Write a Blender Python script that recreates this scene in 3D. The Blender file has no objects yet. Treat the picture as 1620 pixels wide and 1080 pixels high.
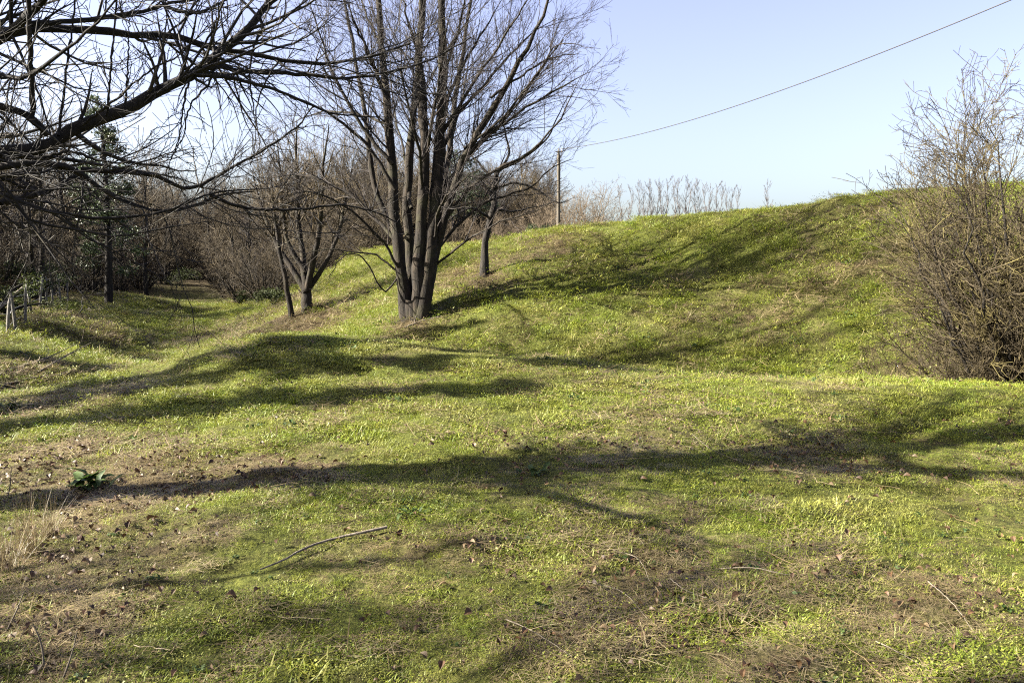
import bpy, math, random
import numpy as np
from math import radians as RAD

# ------------------------------------------------------------------ camera, sky, sun, exposure
SC = bpy.context.scene
COL = SC.collection
EYE = np.array([0.0, 0.0, 1.65])
FPX = 1260.0                       # 28 mm lens on 36 mm sensor, in photograph pixels
PITCH = math.atan(110 / FPX)
cam_d = bpy.data.cameras.new('camera'); cam = bpy.data.objects.new('camera', cam_d); COL.objects.link(cam)
cam_d.lens = 28.0; cam_d.sensor_width = 36.0; cam_d.clip_start = 0.05; cam_d.clip_end = 3000
cam.location = EYE; cam.rotation_euler = (math.pi / 2 - PITCH, 0, 0)
SC.camera = cam

SUN_EL = RAD(31.0)
SHADOW_DIR = np.array([1.0, 0.13])          # where shadows fall on the ground
SHADOW_DIR /= np.linalg.norm(SHADOW_DIR)
world = bpy.data.worlds.new('World'); SC.world = world; world.use_nodes = True
wn = world.node_tree.nodes; wl = world.node_tree.links
bg = wn['Background']
sky = wn.new('ShaderNodeTexSky'); sky.sky_type = 'NISHITA'; sky.sun_disc = False
sky.sun_elevation = SUN_EL
sky.sun_rotation = math.atan2(-SHADOW_DIR[0], -SHADOW_DIR[1])
sky.altitude = 60; sky.air_density = 1.0; sky.dust_density = 3.6; sky.ozone_density = 2.0
hs = wn.new('ShaderNodeHueSaturation'); hs.inputs['Saturation'].default_value = 0.85; hs.inputs['Hue'].default_value = 0.53; hs.inputs['Value'].default_value = 0.87
wl.new(sky.outputs[0], hs.inputs['Color']); wl.new(hs.outputs[0], bg.inputs[0]); bg.inputs[1].default_value = 0.050
sun_d = bpy.data.lights.new('sun', 'SUN'); sun = bpy.data.objects.new('sun', sun_d); COL.objects.link(sun)
sun_d.energy = 5.0; sun_d.angle = RAD(0.5); sun_d.color = (1.0, 0.945, 0.84)
_d = np.array([SHADOW_DIR[0] * math.cos(SUN_EL), SHADOW_DIR[1] * math.cos(SUN_EL), -math.sin(SUN_EL)])
from mathutils import Vector
sun.rotation_euler = Vector(_d).to_track_quat('-Z', 'Y').to_euler()
SC.view_settings.view_transform = 'Standard'; SC.view_settings.look = 'None'
SC.view_settings.gamma = 1.0; SC.view_settings.use_curve_mapping = False
SC.view_settings.exposure = 3.05
SC.render.engine = 'CYCLES'
SC.cycles.use_denoising = False; SC.cycles.pixel_filter_type = 'BLACKMAN_HARRIS'; SC.cycles.filter_width = 1.15
SC.cycles.max_bounces = 5; SC.cycles.diffuse_bounces = 2; SC.cycles.transmission_bounces = 2
SC.cycles.glossy_bounces = 2; SC.cycles.transparent_max_bounces = 4

# ------------------------------------------------------------------ small helpers
def nrm(a):
    return a / np.maximum(np.linalg.norm(a, axis=-1, keepdims=True), 1e-9)

def rayd(u, v):
    cu, cv = (u - 810) / FPX, (540 - v) / FPX
    c, s = math.cos(PITCH), math.sin(PITCH)
    return np.array([cu, c + s * cv, -s + c * cv])

def at(u, v, Y):
    """point at photograph pixel (u, v) lying Y metres in front of the camera"""
    d = rayd(u, v)
    return EYE + d * (Y / d[1])

def _hash(ix, iy, seed):
    h = (ix.astype(np.int64) * 374761393 + iy.astype(np.int64) * 668265263 + seed * 1442695041) & 0x7fffffff
    h = ((h ^ (h >> 13)) * 1274126177) & 0x7fffffff
    return ((h ^ (h >> 16)) & 0xffff) / 65535.0

def vnoise(x, y, seed=0):
    x = np.asarray(x, float); y = np.asarray(y, float)
    ix, iy = np.floor(x), np.floor(y); fx, fy = x - ix, y - iy
    fx = fx * fx * (3 - 2 * fx); fy = fy * fy * (3 - 2 * fy)
    a = _hash(ix, iy, seed); b = _hash(ix + 1, iy, seed); c = _hash(ix, iy + 1, seed); d = _hash(ix + 1, iy + 1, seed)
    return (a * (1 - fx) + b * fx) * (1 - fy) + (c * (1 - fx) + d * fx) * fy - 0.5

def sstep(a, b, x):
    t = np.clip((x - a) / (b - a), 0, 1)
    return t * t * (3 - 2 * t)

def mesh_of(name, V, Q=None, T=None, smooth=True):
    me = bpy.data.meshes.new(name)
    Q = np.zeros((0, 4), np.int32) if Q is None else np.asarray(Q, np.int32)
    T = np.zeros((0, 3), np.int32) if T is None else np.asarray(T, np.int32)
    me.vertices.add(len(V)); me.vertices.foreach_set('co', np.asarray(V, np.float32).ravel())
    nl = Q.size + T.size
    me.loops.add(nl); me.loops.foreach_set('vertex_index', np.concatenate([Q.ravel(), T.ravel()]).astype(np.int32))
    n = len(Q) + len(T)
    me.polygons.add(n)
    ls = np.concatenate([np.arange(len(Q)) * 4, Q.size + np.arange(len(T)) * 3]).astype(np.int32)
    me.polygons.foreach_set('loop_start', ls)
    me.polygons.foreach_set('use_smooth', np.full(n, smooth))
    me.update(calc_edges=True)
    return me

def obj(name, me, mat=None, parent=None):
    o = bpy.data.objects.new(name, me); COL.objects.link(o)
    if mat is not None and me is not None and not me.materials: me.materials.append(mat)
    if parent is not None: o.parent = parent
    return o

def tag(o, label, cat=None, group=None, kind=None):
    o['label'] = label
    if cat: o['category'] = cat
    if group: o['group'] = group
    if kind: o['kind'] = kind
    return o

def thing(name, label, cat, loc=(0, 0, 0), rz=0.0, group=None, scale=1.0):
    e = bpy.data.objects.new(name, None); COL.objects.link(e)
    e.location = loc; e.rotation_euler = (0, 0, rz); e.scale = (scale,) * 3
    e.empty_display_size = 0.2
    return tag(e, label, cat, group)

def copy_tree(root, label, loc, rz, scale, group=None, name=None):
    r = root.copy(); COL.objects.link(r)
    if name: r.name = name
    r.location = loc; r.rotation_euler = (0, 0, rz); r.scale = scale if hasattr(scale, '__len__') else (scale,) * 3
    r['label'] = label
    if group: r['group'] = group
    for ch in list(root.children):
        c = ch.copy(); COL.objects.link(c); c.parent = r
        for g in ch.children:
            d = g.copy(); COL.objects.link(d); d.parent = c
    return r

ORD = ['first', 'second', 'third', 'fourth', 'fifth', 'sixth', 'seventh', 'eighth', 'ninth', 'tenth', 'eleventh', 'twelfth',
       'thirteenth', 'fourteenth', 'fifteenth', 'sixteenth', 'seventeenth', 'eighteenth', 'nineteenth', 'twentieth',
       'twenty-first', 'twenty-second', 'twenty-third', 'twenty-fourth', 'twenty-fifth', 'twenty-sixth']

# ------------------------------------------------------------------ materials
def new_mat(name):
    m = bpy.data.materials.new(name); m.use_nodes = True
    nt = m.node_tree; b = nt.nodes['Principled BSDF']
    return m, nt, b

def ramp(nt, fac, stops):
    r = nt.nodes.new('ShaderNodeValToRGB'); nt.links.new(fac, r.inputs[0])
    el = r.color_ramp.elements
    el[0].position, el[0].color = stops[0][0], (*stops[0][1], 1)
    el[1].position, el[1].color = stops[-1][0], (*stops[-1][1], 1)
    for p, c in stops[1:-1]:
        e = el.new(p); e.color = (*c, 1)
    return r.outputs[0]

def noise(nt, scale, detail=4, rough=0.6, coord=None, warp=0.0):
    n = nt.nodes.new('ShaderNodeTexNoise'); n.inputs['Scale'].default_value = scale
    n.inputs['Detail'].default_value = detail; n.inputs['Roughness'].default_value = rough
    n.inputs['Distortion'].default_value = warp
    if coord is not None: nt.links.new(coord, n.inputs['Vector'])
    return n.outputs['Fac']

def geo_pos(nt):
    return nt.nodes.new('ShaderNodeNewGeometry').outputs['Position']

def mixc(nt, fac, a, b, mode='MIX'):
    m = nt.nodes.new('ShaderNodeMix'); m.data_type = 'RGBA'; m.blend_type = mode
    for s, val in ((m.inputs[0], fac), (m.inputs[6], a), (m.inputs[7], b)):
        if hasattr(val, 'is_linked') or hasattr(val, 'links'): nt.links.new(val, s)
        else: s.default_value = (*val, 1) if hasattr(val, '__len__') else val
    return m.outputs[2]

def bark_mat(name, c0, c1, c2, scale=9.0, bump=0.5, mossy=None):
    m, nt, b = new_mat(name)
    tc = nt.nodes.new('ShaderNodeTexCoord').outputs['Object']
    mp = nt.nodes.new('ShaderNodeMapping'); mp.inputs['Scale'].default_value = (1, 1, 0.22); nt.links.new(tc, mp.inputs[0])
    n1 = noise(nt, scale, 6, 0.68, mp.outputs[0], 0.6)
    n2 = noise(nt, 1.7, 4, 0.6, tc)
    col = ramp(nt, n1, [(0.28, c0), (0.5, c1), (0.74, c2)])
    if mossy is not None:
        fac = ramp(nt, n2, [(0.5, (0, 0, 0)), (0.66, (0.75,) * 3)])
        col = mixc(nt, fac, col, mossy)
    nt.links.new(col, b.inputs['Base Color'])
    b.inputs['Roughness'].default_value = 0.9; b.inputs['Specular IOR Level'].default_value = 0.2
    bp = nt.nodes.new('ShaderNodeBump'); bp.inputs['Strength'].default_value = bump; bp.inputs['Distance'].default_value = 0.05
    nt.links.new(n1, bp.inputs['Height']); nt.links.new(bp.outputs[0], b.inputs['Normal'])
    return m

def twig_mat(name, c0, c1, c2, scale=1.2):
    m, nt, b = new_mat(name)
    tc = nt.nodes.new('ShaderNodeTexCoord').outputs['Object']
    n1 = noise(nt, scale, 3, 0.6, tc)
    col = ramp(nt, n1, [(0.3, c0), (0.52, c1), (0.72, c2)])
    nt.links.new(col, b.inputs['Base Color'])
    b.inputs['Roughness'].default_value = 0.75; b.inputs['Specular IOR Level'].default_value = 0.25
    return m

def blade_mat(name, cols, trans=0.35, patch=0.55, rough=0.55, dry=(0.27, 0.21, 0.10), dryamt=0.5):
    """leaf or blade: random tone per tuft, patches across the ground, some light passing through"""
    m, nt, b = new_mat(name)
    oi = nt.nodes.new('ShaderNodeObjectInfo').outputs['Random']
    p = geo_pos(nt)
    n1 = noise(nt, patch, 3, 0.6, p)
    n2 = noise(nt, 38.0, 2, 0.5, p)
    c = ramp(nt, oi, [(i / (len(cols) - 1), k) for i, k in enumerate(cols)])
    f = ramp(nt, n1, [(0.46, (0, 0, 0)), (0.7, (dryamt,) * 3)])
    c = mixc(nt, f, c, dry)
    hv = nt.nodes.new('ShaderNodeHueSaturation'); nt.links.new(c, hv.inputs['Color'])
    mr = nt.nodes.new('ShaderNodeMapRange'); mr.inputs[1].default_value = 0.3; mr.inputs[2].default_value = 0.7
    mr.inputs[3].default_value = 0.62; mr.inputs[4].default_value = 1.25
    nt.links.new(n2, mr.inputs[0]); nt.links.new(mr.outputs[0], hv.inputs['Value'])
    c = hv.outputs[0]
    nt.links.new(c, b.inputs['Base Color']); b.inputs['Roughness'].default_value = rough
    b.inputs['Specular IOR Level'].default_value = 0.3
    if trans > 0:
        t = nt.nodes.new('ShaderNodeBsdfTranslucent'); nt.links.new(c, t.inputs[0])
        mx = nt.nodes.new('ShaderNodeMixShader'); mx.inputs[0].default_value = trans
        nt.links.new(b.outputs[0], mx.inputs[1]); nt.links.new(t.outputs[0], mx.inputs[2])
        nt.links.new(mx.outputs[0], nt.nodes['Material Output'].inputs[0])
    return m

M = {}
M['bark'] = bark_mat('bark_grey', (0.004, 0.003, 0.0025), (0.015, 0.0115, 0.008), (0.048, 0.035, 0.023), 9, 1.0, (0.026, 0.024, 0.011))
M['bark_dark'] = bark_mat('bark_dark', (0.005, 0.0042, 0.0036), (0.015, 0.0125, 0.010), (0.04, 0.032, 0.024), 12, 0.8)
M['twig'] = twig_mat('twig_grey', (0.011, 0.009, 0.008), (0.021, 0.016, 0.014), (0.045, 0.034, 0.027))
M['twig_left'] = twig_mat('twig_dark', (0.008, 0.007, 0.006), (0.017, 0.014, 0.012), (0.06, 0.05, 0.032), 2.5)
M['twig_brown'] = twig_mat('twig_brown', (0.021, 0.0155, 0.008), (0.046, 0.033, 0.0165), (0.105, 0.077, 0.036), 0.8)
M['twig_tan'] = twig_mat('twig_tan', (0.05, 0.036, 0.022), (0.085, 0.062, 0.038), (0.135, 0.10, 0.06), 0.6)
M['twig_bush'] = twig_mat('twig_bush', (0.018, 0.0135, 0.007), (0.042, 0.031, 0.0155), (0.11, 0.09, 0.028), 1.1)
M['twig_poplar'] = twig_mat('twig_poplar', (0.045, 0.04, 0.041), (0.07, 0.064, 0.064), (0.10, 0.09, 0.088), 0.3)
M['evergreen'] = blade_mat('evergreen_leaf', [(0.018, 0.030, 0.010), (0.035, 0.055, 0.016), (0.06, 0.075, 0.02)], 0.15, 0.8, 0.5, (0.05, 0.04, 0.02), 0.5)
M['ivy'] = blade_mat('ivy_leaf', [(0.022, 0.034, 0.008), (0.035, 0.05, 0.011), (0.06, 0.075, 0.016)], 0.2, 0.8, 0.7, (0.06, 0.05, 0.02), 0.4)
M['dock'] = blade_mat('dock_leaf', [(0.022, 0.042, 0.007), (0.04, 0.065, 0.011)], 0.3, 0.8, 0.65, (0.06, 0.08, 0.02), 0.2)
M['grass'] = blade_mat('grass_blade', [(0.080, 0.115, 0.009), (0.130, 0.165, 0.012), (0.185, 0.20, 0.018), (0.10, 0.145, 0.010), (0.20, 0.19, 0.032)], 0.34, dry=(0.25,0.205,0.075), dryamt=.5)
M['moss'] = blade_mat('moss_leaf', [(0.10, 0.125, 0.012), (0.16, 0.175, 0.016), (0.045, 0.075, 0.010)], 0.3, 0.8)
M['straw'] = blade_mat('straw', [(0.13, 0.095, 0.042), (0.20, 0.155, 0.08), (0.075, 0.05, 0.025), (0.27, 0.22, 0.12)], 0.2, 1.0, 0.5, (0.13, 0.09, 0.045), 0.6)
M['dead_leaf'] = blade_mat('dead_leaf', [(0.035, 0.016, 0.007), (0.06, 0.032, 0.013), (0.11, 0.075, 0.035), (0.024, 0.013, 0.007), (0.08, 0.04, 0.016)], 0.1, 1.5, 0.6, (0.07, 0.042, 0.022), 0.4)
M['stick'] = bark_mat('dead_stick', (0.05, 0.04, 0.03), (0.12, 0.10, 0.075), (0.24, 0.2, 0.15), 22, 0.4)
M['post'] = bark_mat('weathered_post', (0.05, 0.045, 0.04), (0.12, 0.11, 0.095), (0.22, 0.2, 0.17), 14, 0.4)
M['pole'] = bark_mat('pole_wood', (0.035, 0.029, 0.022), (0.065, 0.055, 0.042), (0.10, 0.085, 0.065), 10, 0.3)
m, nt, b = new_mat('cable'); b.inputs['Base Color'].default_value = (0.018, 0.018, 0.018, 1); b.inputs['Roughness'].default_value = 0.6; M['cable'] = m
m, nt, b = new_mat('galvanised'); b.inputs['Base Color'].default_value = (0.3, 0.3, 0.3, 1); b.inputs['Metallic'].default_value = 0.6; b.inputs['Roughness'].default_value = 0.5; M['metal'] = m
m, nt, b = new_mat('porcelain'); b.inputs['Base Color'].default_value = (0.35, 0.3, 0.27, 1); b.inputs['Roughness'].default_value = 0.3; M['porcelain'] = m

def ground_mat():
    m, nt, b = new_mat('turf_ground')
    p = geo_pos(nt)
    nf = noise(nt, 26, 6, 0.72, p); nm = noise(nt, 2.6, 5, 0.65, p, 0.4); nl = noise(nt, 0.42, 4, 0.6, p, 0.3)
    green = ramp(nt, nf, [(0.3, (0.012, 0.014, 0.004)), (0.48, (0.050, 0.056, 0.010)), (0.7, (0.12, 0.125, 0.025))])
    brown = ramp(nt, nf, [(0.3, (0.015, 0.010, 0.006)), (0.5, (0.045, 0.033, 0.017)), (0.7, (0.11, 0.083, 0.044))])
    at_ = nt.nodes.new('ShaderNodeAttribute'); at_.attribute_name = 'dry'
    add = nt.nodes.new('ShaderNodeMath'); add.operation = 'ADD'; add.use_clamp = True
    f1 = ramp(nt, nm, [(0.5, (0, 0, 0)), (0.68, (0.55,) * 3)])
    f2 = ramp(nt, nl, [(0.45, (0, 0, 0)), (0.7, (0.35,) * 3)])
    s = nt.nodes.new('ShaderNodeMath'); s.operation = 'ADD'; nt.links.new(f1, s.inputs[0]); nt.links.new(f2, s.inputs[1])
    nt.links.new(s.outputs[0], add.inputs[0]); nt.links.new(at_.outputs['Fac'], add.inputs[1])
    col = mixc(nt, add.outputs[0], green, brown)
    nt.links.new(col, b.inputs['Base Color'])
    b.inputs['Roughness'].default_value = 0.95; b.inputs['Specular IOR Level'].default_value = 0.1
    bp = nt.nodes.new('ShaderNodeBump'); bp.inputs['Strength'].default_value = 0.9; bp.inputs['Distance'].default_value = 0.05
    nt.links.new(nf, bp.inputs['Height'])
    bp2 = nt.nodes.new('ShaderNodeBump'); bp2.inputs['Strength'].default_value = 0.7; bp2.inputs['Distance'].default_value = 0.18
    nt.links.new(nm, bp2.inputs['Height']); nt.links.new(bp.outputs[0], bp2.inputs['Normal'])
    nt.links.new(bp2.outputs[0], b.inputs['Normal'])
    return m
M['ground'] = ground_mat()

# ------------------------------------------------------------------ terrain: banks, ditch and rampart
CTRL_PX = [  # pixel u, v and distance in front of the camera
    (150, 1080, 3.3), (810, 1080, 3.3), (1500, 1080, 3.25), (100, 850, 5.2), (810, 850, 4.9), (1550, 850, 4.9),
    (100, 720, 7.8), (500, 700, 7.4), (900, 700, 7.5), (1400, 690, 7.6),
    # far edge of the near bank
    (480, 533, 13.4), (350, 550, 13.2), (620, 543, 13.2), (750, 560, 12.7), (870, 574, 12.3), (1000, 586, 11.9), (1200, 601, 11.3), (1400, 611, 10.9), (1620, 618, 10.5),
    (480, 580, 11.0), (620, 590, 10.7), (750, 600, 10.4), (1000, 620, 9.9),
    (250, 592, 12.4), (130, 608, 12.2), (0, 645, 11.0), (200, 650, 9.9), (-150, 660, 10.6),
    # ditch on the left
    (60, 590, 19.8), (150, 574, 25.0), (230, 556, 30.5), (320, 538, 36.0), (320, 512, 49), (290, 487, 65), (330, 470, 76),
    (60, 545, 23.5), (150, 515, 31), (190, 490, 40), (220, 472, 50), (-60, 552, 20.5), (0, 512, 27), (100, 482, 37), (-200, 545, 20),
    (400, 520, 31), (410, 497, 38), (420, 478, 48), (460, 462, 50),
    # foot of the rampart behind the near bank
    (700, 545, 21.6), (850, 570, 20.6), (1000, 584, 19.8), (1200, 596, 18.8), (1400, 600, 18.0), (1620, 608, 17.4),
    (560, 532, 23.5), (480, 526, 28.0),
    # rampart face
    (660, 502, 24), (490, 490, 30), (440, 505, 30), (560, 480, 29.5), (590, 440, 34), (700, 470, 25.6), (768, 437, 27.2), (870, 398, 28.0),
    (800, 490, 23.4), (950, 440, 25.2), (1000, 500, 22.6), (1100, 450, 24.2), (1000, 400, 27.6), (1200, 520, 21.0), (1200, 380, 26.0),
    (1350, 540, 19.6), (1350, 450, 22.2), (1400, 370, 24.0), (1550, 450, 21.3), (1550, 540, 18.8), (1700, 430, 21.0),
    # rampart crest
    (520, 440, 40), (560, 408, 39), (620, 393, 38), (700, 387, 36), (790, 381, 33.5), (880, 366, 31), (960, 357, 30.5), (1050, 347, 30), (1150, 337, 29), (1250, 327, 28), (1380, 312, 26.5), (1500, 299, 25.3), (1620, 290, 24.2), (1800, 285, 23),
]
CTRL_XYZ = [(0, -4, 0.02), (6, -4, 0.0), (-6, -4, -0.05), (0, -20, 0.1), (20, -10, 0.3), (-20, -10, 0.2), (14, 5, -0.1), (22, 8, 0.2), (-14, 5, -0.1), (-22, 8, 0.3),
            (-26, 20, 0.6), (-34, 40, 0.9), (-44, 60, 1.2), (-32, 75, 0.7), (-14, 80, 1.2), (-8, 62, 2.6), (0, 52, 3.0), (6, 50, 3.2), (14, 48, 3.4), (24, 44, 3.6),
            (0, 70, 3.4), (20, 60, 4.0), (36, 40, 4.0), (40, 20, 4.0), (30, 25, 4.1), (36, 70, 3.8)]
HIDE = [(200, 590, 13.0, 17.0), (350, 550, 13.2, 18.0), (450, 534, 13.4, 18.5), (560, 538, 13.4, 18.0), (650, 546, 13.2, 17.6), (750, 560, 12.7, 17.0), (870, 574, 12.3, 16.2), (1000, 586, 11.9, 15.4), (1200, 601, 11.3, 14.4), (1400, 611, 10.9, 13.8), (1620, 618, 10.5, 13.2), (1800, 622, 10.4, 13.0)]
CTRL_XYZ += [((u - 810) / FPX * D2, D2, at(u, v, D1)[2] - 1.3) for u, v, D1, D2 in HIDE]
CREST = [p for p in CTRL_PX if p[1] < 400 and p[2] >= 22.5 and p[0] >= 620]
CREST = [p for p in CREST if p not in ((1400, 370, 24.0), (1200, 380, 26.0), (870, 398, 28.0))]
for u, v, D1 in CREST:      # rounded top of the rampart
    q = at(u, v, D1)
    for dd, dz in ((2.5, -.02), (6.0, -.03)):
        CTRL_XYZ.append((q[0] * (D1 + dd) / D1, D1 + dd, q[2] + dz))
_c = np.array([at(*p) for p in CTRL_PX] + [np.array(p, float) for p in CTRL_XYZ])

def _tps(r2):
    return np.where(r2 > 1e-9, 0.5 * r2 * np.log(np.maximum(r2, 1e-9)), 0.0)

_n = len(_c); _S = 20.0
_cx = _c[:, :2] / _S
_K = _tps(((_cx[:, None] - _cx[None]) ** 2).sum(-1)) + np.eye(_n) * 1e-4
_Pm = np.hstack([np.ones((_n, 1)), _cx])
_A = np.block([[_K, _Pm], [_Pm.T, np.zeros((3, 3))]])
_w = np.linalg.solve(_A, np.concatenate([_c[:, 2], np.zeros(3)]))

def H0(x, y):
    x = np.asarray(x, float); y = np.asarray(y, float); sh = x.shape
    q = np.stack([x.ravel(), y.ravel()], 1) / _S
    out = np.empty(len(q))
    for i in range(0, len(q), 40000):
        k = q[i:i + 40000]
        r2 = ((k[:, None] - _cx[None]) ** 2).sum(-1)
        out[i:i + 40000] = _tps(r2) @ _w[:_n] + _w[_n] + k @ _w[_n + 1:]
    z = out.reshape(sh)
    r = np.hypot(x, y)
    far = 0.9 + 2.7 * sstep(-26, 0, x)
    k = np.maximum(sstep(58, 84, r), sstep(12, 26, -y))
    k = np.maximum(k, sstep(34, 52, np.abs(x)))
    return z * (1 - k) + far * k

def H(x, y):
    x = np.asarray(x, float); y = np.asarray(y, float)
    z = H0(x, y)
    r = np.hypot(x, y)
    lump = 0.10 * vnoise(x / 2.3, y / 2.3, 3) + 0.08 * vnoise(x / 0.9, y / 0.9, 5) + 0.085 * vnoise(x / 0.42 + 3, y / 0.42, 7)
    hill = sstep(0.5, 2.0, z)
    lump = lump * (0.85 + 1.2 * hill) + 0.055 * vnoise(x / 0.17, y / 0.17, 11)
    return z + lump * (1 - 0.5 * sstep(40, 80, r))

def hit(u, v, tmax=160):
    """first ground point seen at photograph pixel (u, v)"""
    d = rayd(u, v); t = np.geomspace(1.2, tmax, 3000)
    P = EYE + d * t[:, None]
    g = H(P[:, 0], P[:, 1])
    i = np.argmax(P[:, 2] < g)
    return np.array([P[i, 0], P[i, 1], g[i]])

DRY = [  # pixel, radius (m), strength: patches of bare earth, leaf litter and dead grass
    (460, 510, 3.2, 0.9), (520, 500, 2.2, 0.8), (400, 515, 3.0, 0.7), (560, 470, 1.6, .4), (60, 600, 2.2, 0.5), (20, 650, 1.8, 0.7),
    (40, 730, 1.3, 0.95), (180, 760, 1.1, 0.8), (150, 820, 0.8, 0.85), (30, 880, .7, .7), (100, 950, .6, .55), (380, 745, 0.9, 0.75), (480, 745, 0.55, 0.8), (60, 1000, 0.6, 0.6), (250, 860, 0.5, 0.5),
    (1000, 900, 0.6, 0.5), (1050, 1000, 0.5, 0.55), (930, 1000, .4, .45), (1250, 900, 0.5, 0.45), (1480, 960, 0.5, 0.6), (760, 880, 0.45, 0.55), (1200, 1060, 0.4, 0.7), (620, 880, .4, .4),
    (840, 400, 1.6, 0.7), (860, 390, 1.6, 0.6), (730, 440, 2.2, 0.75), (660, 508, 1.1, 0.8), (760, 450, 1.4, 0.7), (1230, 510, 1.4, 0.45), (1290, 440, 1.8, 0.4), (1420, 420, 1.6, 0.5), (1100, 500, 1.8, .35),
    (90, 500, 4, 0.6), (420, 500, 3, 0.6), (340, 525, 2.0, .5), (1500, 590, 1.6, 0.5), (1310, 340, 2.0, .4), (1020, 690, 1.0, .35), (1250, 720, 0.8, .4)]
_dry = [(*hit(u, v)[:2], r, s) for u, v, r, s in DRY]

def dryness(x, y):
    d = np.zeros_like(np.asarray(x, float))
    wob = 0.9 * vnoise(x / 0.8, y / 0.8, 21) + 0.7 * vnoise(x / 0.25, y / 0.25, 22)
    for cx, cy, r, s in _dry:
        q = np.hypot(x - cx, y - cy) / r
        d = np.maximum(d, s * sstep(1.25, 0.35, q + wob * 0.7))
    # woodland floor beyond the ditch
    wood = np.maximum(sstep(60, 74, y) * sstep(6, -6, x), sstep(-17, -24, x + 0.25 * (y - 30) * (y > 30)))
    return np.clip(np.maximum(d, 0.95 * wood), 0, 1)

def build_ground():
    a_front = np.radians(np.arange(-52, 52.01, 0.22)); a_back = np.radians(np.arange(54, 307, 2.5))
    A = np.concatenate([a_front, a_back]); Rr = np.concatenate([[0.25], np.geomspace(0.6, 90, 400), np.geomspace(94, 1500, 30)])
    na, nr = len(A), len(Rr)
    rr, aa = np.meshgrid(Rr, A, indexing='ij')
    x = rr * np.sin(aa); y = rr * np.cos(aa); z = H(x, y)
    V = np.stack([x, y, z], -1).reshape(-1, 3)
    i, j = np.meshgrid(np.arange(nr - 1), np.arange(na), indexing='ij'); j2 = (j + 1) % na
    Q = np.stack([i * na + j, (i + 1) * na + j, (i + 1) * na + j2, i * na + j2], -1).reshape(-1, 4)[:, ::-1]
    cen = len(V); V = np.vstack([V, [[0, 0, float(H(0., 0.))]]])
    jj = np.arange(na); T = np.stack([np.full(na, cen), (jj + 1) % na, jj], 1)
    me = mesh_of('ground', V, Q, T)
    at_ = me.attributes.new('dry', 'FLOAT', 'POINT')
    at_.data.foreach_set('value', dryness(V[:, 0], V[:, 1]).astype(np.float32))
    g = obj('ground', me, M['ground']); g['kind'] = 'structure'
    g['label'] = 'grassy banks, ditch and rampart of an old earthwork'
    return g
build_ground()

# ------------------------------------------------------------------ tubes and branching growth
def resample(P, n, r=None):
    """smooth Catmull-Rom resampling of a polyline (and its radii)"""
    P = np.asarray(P, float); m = len(P)
    r = np.linspace(0, 1, m) if r is None else np.asarray(r, float)
    X = np.hstack([P, r[:, None]])
    E = np.vstack([2 * X[0] - X[1], X, 2 * X[-1] - X[-2]])
    s = np.concatenate([[0], np.cumsum(np.linalg.norm(np.diff(P, axis=0), axis=1))])
    q = np.linspace(0, s[-1], n); k = np.clip(np.searchsorted(s, q, side='right') - 1, 0, m - 2)
    t = ((q - s[k]) / np.maximum(s[k + 1] - s[k], 1e-9))[:, None]
    a, b_, c, d = E[k], E[k + 1], E[k + 2], E[k + 3]
    o = 0.5 * (2 * b_ + (c - a) * t + (2 * a - 5 * b_ + 4 * c - d) * t * t + (3 * b_ - a - 3 * c + d) * t ** 3)
    return o[:, :3], np.maximum(o[:, 3], 1e-4)

def tube_arrays(P, R, sides):
    """P (B,n,3), R (B,n) -> vertices, quads"""
    B, n, _ = P.shape
    T = np.gradient(P, axis=1) if n > 2 else np.repeat(np.diff(P, axis=1), 2, 1)
    T = nrm(T)
    D = nrm(P[:, -1] - P[:, 0])
    ref = np.where(np.abs(D[:, 2:3]) < 0.8, np.array([[0, 0, 1.0]]), np.array([[1.0, 0, 0]]))
    ref = nrm(np.cross(D, ref))[:, None, :]
    U = nrm(ref - (ref * T).sum(-1, keepdims=True) * T); W = np.cross(T, U)
    a = np.arange(sides) * 2 * math.pi / sides
    V = P[:, :, None] + R[:, :, None, None] * (np.cos(a)[None, None, :, None] * U[:, :, None] + np.sin(a)[None, None, :, None] * W[:, :, None])
    base = (np.arange(B) * n * sides)[:, None, None]
    i = np.arange(n - 1)[None, :, None]; j = np.arange(sides)[None, None, :]; j2 = (j + 1) % sides
    q = np.stack(np.broadcast_arrays(base + i * sides + j, base + i * sides + j2, base + (i + 1) * sides + j2, base + (i + 1) * sides + j), -1)
    return V.reshape(-1, 3), q.reshape(-1, 4)

def tubes_mesh(name, groups, origin=(0, 0, 0)):
    """groups: list of (P, R, sides)"""
    Vs, Qs, o = [], [], 0
    for P, R, s in groups:
        if len(P) == 0: continue
        V, Q = tube_arrays(P, R, s); Vs.append(V); Qs.append(Q + o); o += len(V)
    return mesh_of(name, np.vstack(Vs) - np.asarray(origin), np.vstack(Qs))

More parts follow.
